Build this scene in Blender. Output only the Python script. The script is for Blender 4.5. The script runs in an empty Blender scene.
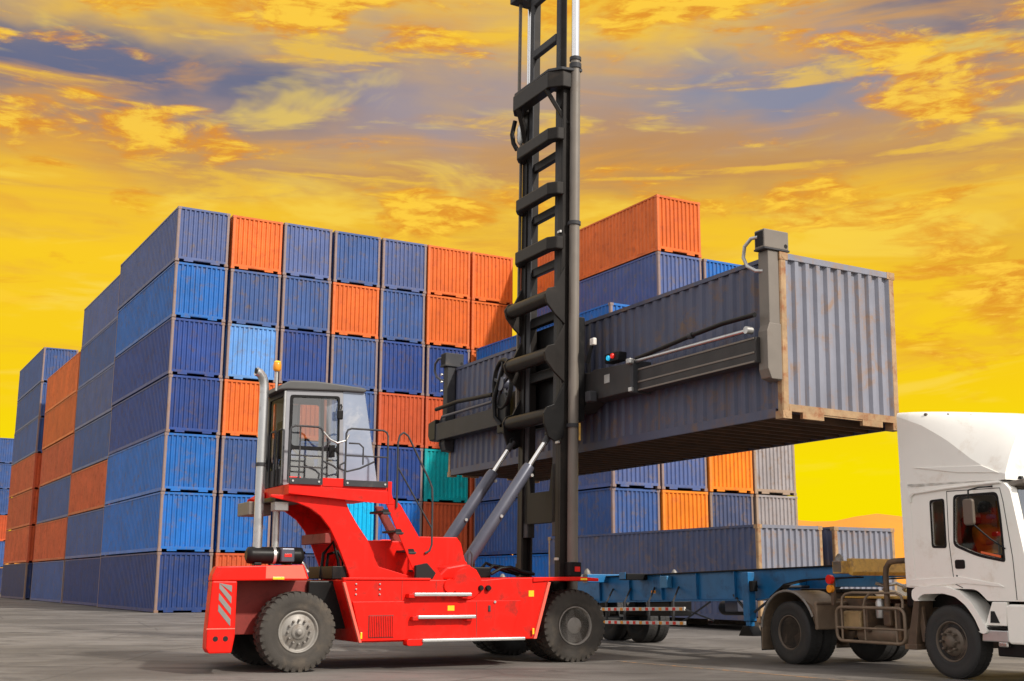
import bpy, bmesh, math, random
from mathutils import Vector, Matrix
random.seed(7)
R = math.radians
sc = bpy.context.scene
COL = sc.collection

# ------------------------------------------------------------------ camera
F_PX, PITCH, ROLL, CAM_H = 1199.9, R(11.38), R(0.193), 1.36
cam = bpy.data.cameras.new('camera'); camo = bpy.data.objects.new('camera', cam); COL.objects.link(camo)
cam.sensor_width = 36.0; cam.lens = F_PX / 1024 * 36.0; cam.clip_start = 0.1; cam.clip_end = 30000
fw = Vector((0, math.cos(PITCH), math.sin(PITCH))); up0 = Vector((0, -math.sin(PITCH), math.cos(PITCH))); rt0 = Vector((1, 0, 0))
rt = rt0 * math.cos(ROLL) + up0 * math.sin(ROLL); up = up0 * math.cos(ROLL) - rt0 * math.sin(ROLL)
M = Matrix((rt, up, -fw)).transposed().to_4x4(); M.translation = Vector((0, 0, CAM_H)); camo.matrix_world = M
sc.camera = camo

# ------------------------------------------------------------------ light, exposure
SUN_DIR = Vector((0.78, -0.70, 0.85)).normalized()          # towards the sun: high behind the camera, to the right
SUN_EL = math.asin(SUN_DIR.z); SUN_AZ = math.atan2(SUN_DIR.x, SUN_DIR.y)
sun = bpy.data.lights.new('sun', 'SUN'); sun.energy = 3.9; sun.angle = R(2.5); sun.color = (1.0, 0.94, 0.85)
suno = bpy.data.objects.new('sun', sun); COL.objects.link(suno); suno.rotation_euler = SUN_DIR.to_track_quat('Z', 'Y').to_euler()
suno.location = (20, -20, 40)
sc.view_settings.view_transform = 'Standard'; sc.view_settings.look = 'None'
sc.view_settings.exposure = 0.0; sc.view_settings.gamma = 1.0; sc.view_settings.use_curve_mapping = False

def lin(r, g, b):
    f = lambda c: (c / 255) / 12.92 if c / 255 <= 0.04045 else ((c / 255 + 0.055) / 1.055) ** 2.4
    return (f(r), f(g), f(b), 1)

class NG:
    """small node-graph helper"""
    def __init__(s, nt): s.nt = nt; s.n = nt.nodes; s.l = nt.links
    def new(s, t, **kw):
        n = s.n.new(t)
        for k, v in kw.items(): setattr(n, k, v)
        return n
    def link(s, a, b): s.l.new(a, b)
    def put(s, sock, v):
        if isinstance(v, bpy.types.NodeSocket): s.l.new(v, sock)
        else: sock.default_value = v
    def math(s, op, a, b=0.0, clamp=False):
        n = s.new('ShaderNodeMath', operation=op, use_clamp=clamp); s.put(n.inputs[0], a); s.put(n.inputs[1], b); return n.outputs[0]
    def mix(s, f, a, b, mode='MIX'):
        n = s.new('ShaderNodeMix', data_type='RGBA', blend_type=mode); s.put(n.inputs[0], f); s.put(n.inputs[6], a); s.put(n.inputs[7], b); return n.outputs[2]
    def ramp(s, v, a, b, c=0.0, d=1.0, smooth=True):
        n = s.new('ShaderNodeMapRange', interpolation_type='SMOOTHSTEP' if smooth else 'LINEAR')
        s.put(n.inputs[0], v); n.inputs[1].default_value = a; n.inputs[2].default_value = b; n.inputs[3].default_value = c; n.inputs[4].default_value = d; return n.outputs[0]
    def noise(s, vec, scale, detail=4, rough=0.5, dist=0.0):
        n = s.new('ShaderNodeTexNoise'); s.put(n.inputs['Vector'], vec); n.inputs['Scale'].default_value = scale; n.inputs['Detail'].default_value = detail
        n.inputs['Roughness'].default_value = rough; n.inputs['Distortion'].default_value = dist; return n.outputs[0]
    def mapping(s, vec, scale=(1, 1, 1), loc=(0, 0, 0), rot=(0, 0, 0)):
        n = s.new('ShaderNodeMapping'); s.put(n.inputs[0], vec); n.inputs[1].default_value = loc; n.inputs[2].default_value = rot; n.inputs[3].default_value = scale; return n.outputs[0]

# ------------------------------------------------------------------ sky
world = bpy.data.worlds.new('World'); sc.world = world; world.use_nodes = True
g = NG(world.node_tree); g.n.clear()
tc = g.new('ShaderNodeTexCoord'); sep = g.new('ShaderNodeSeparateXYZ'); g.link(tc.outputs['Generated'], sep.inputs[0])
X, Y, Z = sep.outputs
zc = g.math('MAXIMUM', Z, 0.0)
AZ = g.math('ARCTAN2', X, Y); EL = g.math('ARCSINE', Z)
comb = g.new('ShaderNodeCombineXYZ'); g.link(AZ, comb.inputs[0]); g.link(g.math('MULTIPLY', EL, 2.5), comb.inputs[1]); P = comb.outputs[0]
wob = g.noise(P, 7.0, 4, 0.55); wob2 = g.noise(g.mapping(P, (1, 1, 1), (5, 3, 0)), 7.0, 4, 0.55)
AZw = g.math('ADD', AZ, g.math('MULTIPLY', g.math('SUBTRACT', wob, 0.5), 0.34)); ELw = g.math('ADD', EL, g.math('MULTIPLY', g.math('SUBTRACT', wob2, 0.5), 0.10))
def lobe(a0, e0, sa, se):
    """soft patch of sky round a compass direction and height (degrees)"""
    da = g.math('DIVIDE', g.math('SUBTRACT', AZw, R(a0)), R(sa)); de = g.math('DIVIDE', g.math('SUBTRACT', ELw, R(e0)), R(se))
    q = g.math('ADD', g.math('MULTIPLY', da, da), g.math('MULTIPLY', de, de)); return g.math('EXPONENT', g.math('MULTIPLY', q, -1.0))
PC = g.mapping(P, (1.0, 1.25, 1), (0, 0, 0), (0, 0, -0.12))
mid = g.noise(PC, 8.5, 8, 0.60, 0.55); fine = g.noise(g.mapping(PC, (1, 1.2, 1), (3, 1, 0)), 26.0, 6, 0.65, 0.5)
streak = g.noise(g.mapping(P, (0.45, 1.7, 1), (4, 9, 0), (0, 0, -0.08)), 9.0, 5, 0.55, 0.5)
# warm evening sky: lemon at the horizon, golden, then dusky tan, blue-grey and gold higher up
cr = g.new('ShaderNodeValToRGB'); g.link(g.math('ADD', zc, g.math('MULTIPLY', g.math('SUBTRACT', streak, 0.5), g.ramp(Z, 0.1, 0.3, 0.0, 0.10))), cr.inputs[0]); e = cr.color_ramp.elements
stops = [(0.0, (249, 226, 0)), (0.09, (249, 224, 4)), (0.15, (249, 208, 22)), (0.25, (250, 203, 40)), (0.30, (240, 188, 58)), (0.335, (206, 156, 88)), (0.375, (188, 150, 112)), (0.42, (200, 164, 120)), (0.47, (246, 194, 64)), (0.6, (214, 180, 120)), (1.0, (170, 165, 165))]
e[0].position = 0; e[0].color = lin(*stops[0][1]); e[1].position = 1; e[1].color = lin(*stops[-1][1])
for p_, c_ in stops[1:-1]: el = e.new(p_); el.color = lin(*c_)
warm = cr.outputs[0]
for a0, e0, sa, se, amt, colr in ((-5, 22.6, 9, 2.3, .95, (162, 150, 158)), (13.5, 23.0, 8.5, 2.4, 1.15, (138, 141, 162)), (-21, 23.0, 11, 2.3, 1.3, (104, 110, 138)), (25, 26.8, 7, 2.8, 1.25, (108, 108, 132)), (-10, 24.6, 5, 1.2, .7, (140, 138, 156)),
                                (-18, 27.2, 8, 2.2, .95, (252, 200, 42)), (4, 26.6, 5, 2.6, .9, (250, 200, 50)), (8, 19.5, 9, 1.4, .65, (190, 138, 84)), (-26, 26.0, 3, 1.6, .6, (172, 148, 130)), (24, 14.0, 6, 2.5, .45, (214, 156, 70))):
    warm = g.mix(g.math('MULTIPLY', lobe(a0, e0, sa, se), amt, True), warm, lin(*colr))
tanmask = g.math('MULTIPLY', g.ramp(streak, 0.50, 0.68), g.ramp(Z, 0.20, 0.30))
warm = g.mix(g.math('MULTIPLY', tanmask, 0.42), warm, lin(196, 142, 86))
soft = g.noise(g.mapping(P, (0.7, 1.5, 1), (2, 6, 0), (0, 0, -0.10)), 6.5, 5, 0.56, 0.7)
lowz = g.ramp(Z, 0.06, 0.16)
warm = g.mix(g.math('MULTIPLY', g.math('MULTIPLY', g.ramp(soft, 0.52, 0.68), lowz), 0.5), warm, lin(230, 164, 62))
warm = g.mix(g.math('MULTIPLY', g.math('MULTIPLY', g.ramp(soft, 0.46, 0.34), lowz), 0.6), warm, lin(252, 216, 84))
where = None
for a0, e0, sa, se, amt in ((-9, 26.8, 9, 1.6, .20), (11, 27.0, 9, 1.8, .24), (21.5, 22.3, 6, 2.4, .24), (-22, 20.0, 8, 1.3, .20), (10, 17.5, 12, 1.4, .12), (-6, 17.6, 8, 1.2, .12), (23, 13.0, 6, 2.6, .20), (-19, 23.4, 4, .8, .14)):
    q = g.math('MULTIPLY', lobe(a0, e0, sa, se), amt); where = q if where is None else g.math('ADD', where, q)
pn = g.math('ADD', g.math('ADD', mid, where), g.math('MULTIPLY', g.math('SUBTRACT', fine, 0.5), 0.16))
puff = g.math('MULTIPLY', g.ramp(pn, 0.575, 0.72), g.ramp(Z, 0.10, 0.20))
puffcol = g.mix(g.ramp(g.math('ADD', fine, g.math('MULTIPLY', g.math('SUBTRACT', pn, 0.68), 1.2)), 0.40, 0.68), lin(226, 146, 44), lin(255, 206, 66))
warm = g.mix(g.math('MULTIPLY', puff, 0.9), warm, puffcol)
lines = g.math('MULTIPLY', g.ramp(g.math('ADD', streak, g.math('MULTIPLY', g.math('SUBTRACT', fine, 0.5), 0.25)), 0.56, 0.68), g.ramp(Z, 0.10, 0.20))
warm = g.mix(g.math('MULTIPLY', lines, 0.55), warm, lin(255, 208, 56))
# away from the sunset: day sky and pale cloud, brightened as unseen neutral fill
nish = g.new('ShaderNodeTexSky'); nish.sky_type = 'NISHITA'; nish.sun_disc = False; nish.sun_elevation = SUN_EL; nish.sun_rotation = SUN_AZ; nish.air_density = 1.0; nish.dust_density = 1.5
bgN = g.new('ShaderNodeBackground'); g.link(nish.outputs[0], bgN.inputs[0]); bgN.inputs[1].default_value = 0.10
bgC = g.new('ShaderNodeBackground'); bgC.inputs[0].default_value = lin(240, 234, 228); g.link(g.ramp(Z, 0.0, 1.0, 1.38, 2.25, False), bgC.inputs[1])
cool = g.new('ShaderNodeMixShader'); g.link(g.ramp(mid, 0.36, 0.62, 0.2, 0.9), cool.inputs[0]); g.link(bgN.outputs[0], cool.inputs[1]); g.link(bgC.outputs[0], cool.inputs[2])
bgW = g.new('ShaderNodeBackground'); g.link(warm, bgW.inputs[0]); bgW.inputs[1].default_value = 1.0
wf = g.ramp(Y, 0.48, 0.82)
fin = g.new('ShaderNodeMixShader'); g.link(wf, fin.inputs[0]); g.link(cool.outputs[0], fin.inputs[1]); g.link(bgW.outputs[0], fin.inputs[2])
wo = g.new('ShaderNodeOutputWorld'); g.link(fin.outputs[0], wo.inputs[0])

# ------------------------------------------------------------------ materials
MATS = {}
def mat(name, col, rough=0.5, metal=0.0, var=0.12, vscale=2.0, dirt=None, dirt_amt=0.0, dscale=3.0, streak=0.0, spec=0.5, bump=0.0, bscale=40, coat=0.0, jitter=0.0):
    """procedural paint / metal / rubber: tone variation, blotches and vertical streaks of dirt"""
    if name in MATS: return MATS[name]
    m = bpy.data.materials.new(name); m.use_nodes = True; g = NG(m.node_tree); b = g.n['Principled BSDF']
    tc = g.new('ShaderNodeTexCoord'); oi = g.new('ShaderNodeObjectInfo')
    off = g.new('ShaderNodeVectorMath', operation='SCALE'); off.inputs[0].default_value = (31, 17, 23); g.link(oi.outputs['Random'], off.inputs[3])
    ad = g.new('ShaderNodeVectorMath', operation='ADD'); g.link(tc.outputs['Object'], ad.inputs[0]); g.link(off.outputs[0], ad.inputs[1]); v = ad.outputs[0]
    c = col if len(col) == 4 else (*col, 1)
    n1 = g.noise(v, vscale, 6, 0.6)
    val = g.ramp(n1, 0.25, 0.75, 1 - var, 1 + var, False)
    if jitter: val = g.math('MULTIPLY', val, g.ramp(oi.outputs['Random'], 0, 1, 1 - jitter, 1 + jitter, False))
    hsv = g.new('ShaderNodeHueSaturation'); hsv.inputs['Color'].default_value = c; g.link(val, hsv.inputs['Value'])
    out = hsv.outputs[0]; rsock = rough
    if dirt is not None:
        d = dirt if len(dirt) == 4 else (*dirt, 1)
        blot = g.ramp(g.noise(v, dscale, 6, 0.68, 0.3), 0.62 - 0.25 * dirt_amt, 0.74)
        if streak:
            st = g.ramp(g.noise(g.mapping(v, (9, 9, 0.35)), 1.0, 5, 0.6), 0.56, 0.78, 0, streak)
            blot = g.math('MAXIMUM', blot, st)
        fac = g.math('MULTIPLY', blot, min(1, dirt_amt * 1.3), True)
        out = g.mix(fac, out, d); rsock = g.ramp(fac, 0, 1, rough, min(1, rough + 0.3), False)
    g.put(b.inputs['Base Color'], out); g.put(b.inputs['Roughness'], rsock); b.inputs['Metallic'].default_value = metal
    b.inputs['Specular IOR Level'].default_value = spec
    if coat: b.inputs['Coat Weight'].default_value = coat; b.inputs['Coat Roughness'].default_value = 0.15
    if bump:
        bp = g.new('ShaderNodeBump'); bp.inputs['Strength'].default_value = bump; bp.inputs['Distance'].default_value = 0.01
        g.link(g.noise(v, bscale, 4, 0.6), bp.inputs['Height']); g.link(bp.outputs[0], b.inputs['Normal'])
    MATS[name] = m; return m

def glass(name, tint, alpha_mix=0.6, rough=0.03, fres=1.0):
    m = bpy.data.materials.new(name); m.use_nodes = True; g = NG(m.node_tree); g.n.clear()
    o = g.new('ShaderNodeOutputMaterial'); gl = g.new('ShaderNodeBsdfGlossy'); gl.inputs['Roughness'].default_value = rough
    tr = g.new('ShaderNodeBsdfTransparent'); tr.inputs[0].default_value = (*tint, 1)
    fr = g.new('ShaderNodeFresnel'); fr.inputs[0].default_value = 1.5
    mx = g.new('ShaderNodeMixShader')
    geo = g.new('ShaderNodeNewGeometry'); front = g.math('SUBTRACT', 1.0, geo.outputs['Backfacing'])
    ff = g.math('MULTIPLY', g.math('ADD', g.math('MULTIPLY', fr.outputs[0], fres), alpha_mix, True), front); g.link(ff, mx.inputs[0])
    g.link(tr.outputs[0], mx.inputs[1]); g.link(gl.outputs[0], mx.inputs[2]); g.link(mx.outputs[0], o.inputs[0]); return m

def emit(name, col, s):
    m = bpy.data.materials.new(name); m.use_nodes = True; b = m.node_tree.nodes['Principled BSDF']
    b.inputs['Base Color'].default_value = (*col, 1); b.inputs['Emission Color'].default_value = (*col, 1); b.inputs['Emission Strength'].default_value = s; b.inputs['Roughness'].default_value = 0.3; return m

RUST = (0.16, 0.075, 0.035); GRIME = (0.09, 0.075, 0.06)
RED = mat('red_paint', (0.74, 0.010, 0.004), 0.42, 0, 0.08, 1.2, (0.17, 0.022, 0.014), 0.5, 3.4, 0.7, spec=0.2)
REDFADE = mat('faded_red_paint', (0.80, 0.13, 0.085), 0.45, 0, 0.10, 1.5, (0.5, 0.05, 0.03), 0.3, 2.0, 0.2)
BLACK = mat('black_steel', (0.013, 0.0125, 0.0125), 0.38, 0.1, 0.25, 2.5, (0.05, 0.042, 0.035), 0.3, 3.0, 0.4, spec=0.14)
MASTM = mat('mast_steel', (0.024, 0.021, 0.019), 0.36, 0.1, 0.25, 2.5, (0.06, 0.045, 0.034), 0.3, 2.5, 0.4, spec=0.14)
DGREY = mat('dark_grey_paint', (0.05, 0.05, 0.054), 0.5, 0, 0.15, 3.0, (0.14, 0.12, 0.10), 0.4, 3.0, 0.3, spec=0.14)
SPGREY = mat('spreader_grey_paint', (0.048, 0.045, 0.044), 0.45, 0.1, 0.2, 2.0, (0.085, 0.065, 0.05), 0.35, 3.0, 0.4, spec=0.14)
TAUPE = mat('grey_brown_paint', (0.17, 0.145, 0.12), 0.5, 0.1, 0.12, 2.0, (0.16, 0.12, 0.09), 0.35, 3.0, 0.5)
CYL = mat('grey_blue_cylinder_paint', (0.078, 0.082, 0.110), 0.35, 0.2, 0.12, 3.0, (0.08, 0.08, 0.09), 0.3)
CHROME = mat('chrome_rod', (0.75, 0.74, 0.72), 0.16, 1.0, 0.04)
ALU = mat('aluminium', (0.52, 0.51, 0.49), 0.38, 0.7, 0.12, 4, GRIME, 0.3)
STEEL = mat('galvanised_pipe', (0.55, 0.55, 0.55), 0.30, 0.85, 0.12, 3, (0.3, 0.26, 0.22), 0.35)
RUBBER = mat('dusty_rubber', (0.050, 0.043, 0.036), 0.85, 0, 0.25, 3, (0.12, 0.095, 0.07), 0.6, 2.5, bump=0.4, bscale=60)
RUBBERB = mat('black_rubber', (0.022, 0.021, 0.020), 0.7, 0, 0.2, 3, (0.06, 0.05, 0.04), 0.4, bump=0.3, bscale=60)
RIM = mat('grey_rim_paint', (0.25, 0.23, 0.205), 0.5, 0.2, 0.18, 5, (0.14, 0.10, 0.07), 0.55, 4.0)
RIMD = mat('brown_dusty_rim', (0.13, 0.10, 0.075), 0.55, 0.3, 0.25, 5, (0.05, 0.035, 0.025), 0.5, 4.0)
VOID = mat('dark_recess', (0.012, 0.011, 0.011), 0.9, 0, 0.1)
INRED = mat('dark_inner_red', (0.22, 0.022, 0.014), 0.6, 0, 0.2, 3, (0.05, 0.02, 0.015), 0.5)  # darker red on inner parts, seams and the vent backing
YEL = mat('worn_yellow_paint', (0.62, 0.36, 0.07), 0.55, 0, 0.25, 5, (0.24, 0.14, 0.07), 0.8, 5, 0.6)
ORANGEL = mat('orange_lens', (0.85, 0.30, 0.02), 0.25, 0, 0.05)
YELL = mat('yellow_lens', (0.9, 0.55, 0.02), 0.25, 0, 0.05)
REDL = mat('red_lens', (0.75, 0.02, 0.015), 0.22, 0, 0.05)
WHITE = mat('white_truck_paint', (0.90, 0.87, 0.80), 0.32, 0, 0.03, 1.5, (0.50, 0.36, 0.22), 0.32, 1.6, 0.12, coat=0.4)
WHITEW = mat('white_warning_band', (0.7, 0.66, 0.6), 0.5, 0, 0.1, 3, RUST, 0.4)
BROWNM = mat('rusty_brown_chassis', (0.115, 0.075, 0.048), 0.6, 0.2, 0.3, 4, (0.30, 0.17, 0.08), 0.6, 4)
FENDM = mat('dusty_fender', (0.19, 0.135, 0.09), 0.5, 0.1, 0.2, 3, (0.32, 0.23, 0.15), 0.5, 3)
TBLUE = mat('trailer_blue_paint', (0.010, 0.150, 0.36), 0.42, 0, 0.18, 2, (0.03, 0.05, 0.09), 0.5, 2.5, 0.4)
STRIPE = mat('grey_reflective_stripe', (0.24, 0.225, 0.21), 0.4, 0.2, 0.1, 4)
GLASSC = glass('cab_glass', (0.84, 0.87, 0.90), 0.14)
GLASSP = glass('pale_front_glass', (0.70, 0.75, 0.82), 0.30, 0.08)
GLASST = glass('truck_glass', (0.62, 0.57, 0.50), 0.0)
GLASSR = glass('rear_glass', (0.75, 0.72, 0.68), 0.02, 0.1, 0.12)
INTER = mat('cab_interior', (0.22, 0.21, 0.20), 0.7, 0, 0.1)
PANELW = mat('pale_reflection', (0.62, 0.62, 0.62), 0.6, 0, 0.06)
SEATM = mat('seat_fabric', (0.06, 0.055, 0.05), 0.85, 0, 0.15)

# ------------------------------------------------------------------ mesh helpers
class MB:
    def __init__(s): s.v = []; s.f = []; s.sm = []; s.mi = []
    def add(s, vs, fs, smooth=False, mi=0):
        o = len(s.v); s.v += [tuple(p) for p in vs]
        for f in fs: s.f.append(tuple(i + o for i in f)); s.sm.append(smooth); s.mi.append(mi)
        return s
    def box(s, x0, x1, y0, y1, z0, z1, mi=0):
        v = [(x0, y0, z0), (x1, y0, z0), (x1, y1, z0), (x0, y1, z0), (x0, y0, z1), (x1, y0, z1), (x1, y1, z1), (x0, y1, z1)]
        return s.add(v, [(0, 3, 2, 1), (4, 5, 6, 7), (0, 1, 5, 4), (1, 2, 6, 5), (2, 3, 7, 6), (3, 0, 4, 7)], False, mi)
    def prism(s, poly, a, b, axis='y', mi=0):
        """poly of 2-D points: for axis y they are (x,z), for x (y,z), for z (x,y)"""
        def P(p, t): return (p[0], t, p[1]) if axis == 'y' else ((t, p[0], p[1]) if axis == 'x' else (p[0], p[1], t))
        n = len(poly); v = [P(p, a) for p in poly] + [P(p, b) for p in poly]
        f = [tuple(range(n)), tuple(range(2 * n - 1, n - 1, -1))] + [(i, i + n, (i + 1) % n + n, (i + 1) % n) for i in range(n)]
        return s.add(v, f, False, mi)
    def beam(s, p, q, w, h, mi=0, upv=(0, 0, 1)):
        p = Vector(p); q = Vector(q); d = (q - p).normalized(); u_ = Vector(upv)
        if abs(d.dot(u_)) > 0.98: u_ = Vector((1, 0, 0))
        sd = d.cross(u_).normalized() * (w / 2); uu = sd.cross(d).normalized() * (h / 2)
        v = [c + sx * sd + sy * uu for c in (p, q) for sx, sy in ((-1, -1), (1, -1), (1, 1), (-1, 1))]
        return s.add(v, [(0, 3, 2, 1), (4, 5, 6, 7), (0, 1, 5, 4), (1, 2, 6, 5), (2, 3, 7, 6), (3, 0, 4, 7)], False, mi)
    def tube(s, path, r, n=8, mi=0, closed=False):
        pts = [Vector(p) for p in path]; rings = []; prev = None
        rr = r if isinstance(r, (list, tuple)) else [r] * len(pts)
        for i, p in enumerate(pts):
            a = pts[i - 1] if (i or closed) else p; b = pts[(i + 1) % len(pts)] if (i < len(pts) - 1 or closed) else p
            t = ((p - a).normalized() + (b - p).normalized()) if (a != p and b != p) else (b - a)
            t = t.normalized()
            if prev is None:
                ref = Vector((0, 0, 1)) if abs(t.z) < 0.9 else Vector((1, 0, 0)); nx = t.cross(ref).normalized()
            else:
                nx = (prev - t * prev.dot(t)).normalized()
            prev = nx; ny = t.cross(nx)
            rings.append([p + (nx * math.cos(2 * math.pi * k / n) + ny * math.sin(2 * math.pi * k / n)) * rr[i] for k in range(n)])
        v = [q for ring in rings for q in ring]; f = []
        m = len(rings); last = m if closed else m - 1
        for i in range(last):
            for k in range(n):
                j = (i + 1) % m; f.append((i * n + k, i * n + (k + 1) % n, j * n + (k + 1) % n, j * n + k))
        s.add(v, f, True, mi)
        if not closed:
            s.add(rings[0], [tuple(range(n - 1, -1, -1))], False, mi); s.add(rings[-1], [tuple(range(n))], False, mi)
        return s
    def lathe(s, prof, c, axis='y', n=32, mi=0, sgn=1, smooth=True):
        """prof: (radius, offset along axis) from one end to the other"""
        c = Vector(c); v = []; f = []
        for r_, t in prof:
            for k in range(n):
                a = 2 * math.pi * k / n; ca, sa = r_ * math.cos(a), r_ * math.sin(a)
                v.append(c + (Vector((ca, t * sgn, sa)) if axis == 'y' else (Vector((t * sgn, ca, sa)) if axis == 'x' else Vector((ca, sa, t * sgn)))))
        for i in range(len(prof) - 1):
            for k in range(n): f.append((i * n + k, i * n + (k + 1) % n, (i + 1) * n + (k + 1) % n, (i + 1) * n + k))
        s.add(v, f, smooth, mi)
        for i in (0, len(prof) - 1):
            if prof[i][0] > 1e-4: s.add(v[i * n:(i + 1) * n], [tuple(range(n))], False, mi)
        return s
    def holed(s, outer, holes, t0, t1, axis='y', mi=0):
        """flat sheet with openings, given thickness t0..t1 along axis"""
        bm = bmesh.new(); loops = []
        for lp in [outer] + holes:
            vs = [bm.verts.new((p[0], p[1], 0)) for p in lp]; loops.append(vs)
            for i in range(len(vs)): bm.edges.new((vs[i], vs[(i + 1) % len(vs)]))
        bmesh.ops.triangle_fill(bm, use_beauty=True, use_dissolve=False, edges=bm.edges[:])
        bm.verts.index_update(); pts = [(v.co.x, v.co.y) for v in bm.verts]; fs = [tuple(v.index for v in f.verts) for f in bm.faces]
        bm.free()
        def P(p, t): return (p[0], t, p[1]) if axis == 'y' else ((t, p[0], p[1]) if axis == 'x' else (p[0], p[1], t))
        n = len(pts); s.add([P(p, t0) for p in pts] + [P(p, t1) for p in pts], fs + [tuple(i + n for i in reversed(f)) for f in fs], False, mi)
        for lp in [outer] + holes:
            k = len(lp); s.add([P(p, t0) for p in lp] + [P(p, t1) for p in lp], [(i, (i + 1) % k, (i + 1) % k + k, i + k) for i in range(k)], False, mi)
        return s
    def mesh(s, name, mats):
        me = bpy.data.meshes.new(name); me.from_pydata(s.v, [], s.f); me.update()
        for m in (mats if isinstance(mats, (list, tuple)) else [mats]): me.materials.append(m)
        me.polygons.foreach_set('use_smooth', s.sm); me.polygons.foreach_set('material_index', s.mi)
        bm = bmesh.new(); bm.from_mesh(me); bmesh.ops.recalc_face_normals(bm, faces=bm.faces[:]); bm.to_mesh(me); bm.free()
        return me

def rrect(x0, x1, z0, z1, r, n=4):
    pts = []
    for cx, cz, a0 in ((x1 - r, z1 - r, 0), (x0 + r, z1 - r, 90), (x0 + r, z0 + r, 180), (x1 - r, z0 + r, 270)):
        for k in range(n + 1): a = R(a0 + 90 * k / n); pts.append((cx + r * math.cos(a), cz + r * math.sin(a)))
    return pts
def rpoly(poly, r, n=4):
    """round the corners of a polygon"""
    out = []; m = len(poly)
    for i in range(m):
        p = Vector(poly[i]); a = Vector(poly[i - 1]); b = Vector(poly[(i + 1) % m]); rr = r[i] if isinstance(r, (list, tuple)) else r
        da = (a - p); db = (b - p); t = min(rr, da.length * 0.48, db.length * 0.48); s_ = p + da.normalized() * t; e_ = p + db.normalized() * t
        for k in range(n + 1):
            u_ = k / n; q = s_ * (1 - u_) ** 2 + p * 2 * u_ * (1 - u_) + e_ * u_ ** 2; out.append((q.x, q.y))
    return out
def arc(c, r, a0, a1, n): return [(c[0] + r * math.cos(R(a0 + (a1 - a0) * k / n)), c[1] + r * math.sin(R(a0 + (a1 - a0) * k / n))) for k in range(n + 1)]

def obj(name, mb, mats, parent=None, bevel=0.0, seg=2, label=None):
    o = bpy.data.objects.new(name, mb.mesh(name, mats) if isinstance(mb, MB) else mb); COL.objects.link(o)
    if parent: o.parent = parent
    if bevel:
        b = o.modifiers.new('bevel', 'BEVEL'); b.width = bevel; b.segments = seg; b.limit_method = 'ANGLE'; b.angle_limit = R(35); b.harden_normals = False
    if label: o['label'] = label
    return o
def tag(o, label, cat, group=None, kind=None):
    if label: o['label'] = label
    if cat: o['category'] = cat
    if group: o['group'] = group
    if kind: o['kind'] = kind
    return o
def empty(name, loc, rz=0):
    o = bpy.data.objects.new(name, None); COL.objects.link(o); o.location = loc; o.rotation_euler = (0, 0, rz); o.empty_display_size = 0.3; return o

# ------------------------------------------------------------------ frames of reference
A_ST = R(29.75); A_H = R(27.86)          # heading of the stacks' end row, heading of the handler
def UV(a): return Vector((math.cos(a), math.sin(a), 0)), Vector((-math.sin(a), math.cos(a), 0))
US, VS = UV(A_ST); UH, VH = UV(A_H)
O_H = Vector((-3.2457, 18.8479, 0))       # handler's near rear wheel on the ground

# ------------------------------------------------------------------ ground
def ground_material():
    m = bpy.data.materials.new('weathered_concrete'); m.use_nodes = True; g = NG(m.node_tree); b = g.n['Principled BSDF']
    tc = g.new('ShaderNodeTexCoord'); v = tc.outputs['Object']
    n1 = g.noise(v, 0.22, 6, 0.55, 0.4); n2 = g.noise(g.mapping(v, (0.7, 1.2, 1), (0, 0, 0), (0, 0, 0.25)), 0.8, 8, 0.66, 0.9); n3 = g.noise(v, 14, 6, 0.7); n4 = g.noise(v, 90, 3, 0.7)
    c = g.mix(g.ramp(n1, 0.36, 0.64), (0.078, 0.069, 0.060, 1), (0.172, 0.156, 0.140, 1))
    c = g.mix(g.math('MULTIPLY', g.ramp(n2, 0.48, 0.64), 0.85), c, (0.070, 0.060, 0.052, 1))
    c = g.mix(g.math('MULTIPLY', g.ramp(n3, 0.5, 0.75), 0.45), c, (0.06, 0.053, 0.046, 1))
    c = g.mix(g.math('MULTIPLY', g.ramp(n4, 0.45, 0.7), 0.4), c, (0.22, 0.20, 0.18, 1))
    # long faint tyre tracks running along the yard
    tr = g.noise(g.mapping(v, (0.06, 1.1, 1), (0, 0, 0), (0, 0, -0.5)), 1.0, 6, 0.6, 0.5)
    c = g.mix(g.math('MULTIPLY', g.ramp(tr, 0.56, 0.66), 0.55), c, (0.045, 0.039, 0.035, 1))
    oil = g.noise(g.mapping(v, (1, 1, 1), (13, 4, 0)), 0.42, 5, 0.6, 1.2)
    c = g.mix(g.math('MULTIPLY', g.ramp(oil, 0.60, 0.70), 0.75), c, (0.040, 0.034, 0.030, 1))
    vo = g.new('ShaderNodeTexVoronoi'); vo.feature = 'DISTANCE_TO_EDGE'; vo.inputs['Scale'].default_value = 0.16; g.put(vo.inputs['Vector'], g.mapping(v, (1, 1, 1), (0, 0, 0), (0, 0, 0.5)))
    c = g.mix(g.math('MULTIPLY', g.ramp(g.math('ADD', vo.outputs['Distance'], g.math('MULTIPLY', n3, 0.01)), 0.011, 0.006), 0.6), c, (0.05, 0.044, 0.038, 1))
    g.put(b.inputs['Base Color'], c); g.put(b.inputs['Roughness'], g.ramp(n2, 0.3, 0.7, 0.62, 0.9, False))
    bp = g.new('ShaderNodeBump'); bp.inputs['Strength'].default_value = 0.5; bp.inputs['Distance'].default_value = 0.02
    g.link(g.math('ADD', n3, g.math('MULTIPLY', n4, 0.5)), bp.inputs['Height']); g.link(bp.outputs[0], b.inputs['Normal']); return m
mb = MB(); S_ = 9000
mb.add([(-S_, -S_, 0), (S_, -S_, 0), (S_, S_, 0), (-S_, S_, 0)], [(0, 1, 2, 3)])
gr = obj('ground', mb, ground_material()); tag(gr, None, None, None, 'structure')

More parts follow.
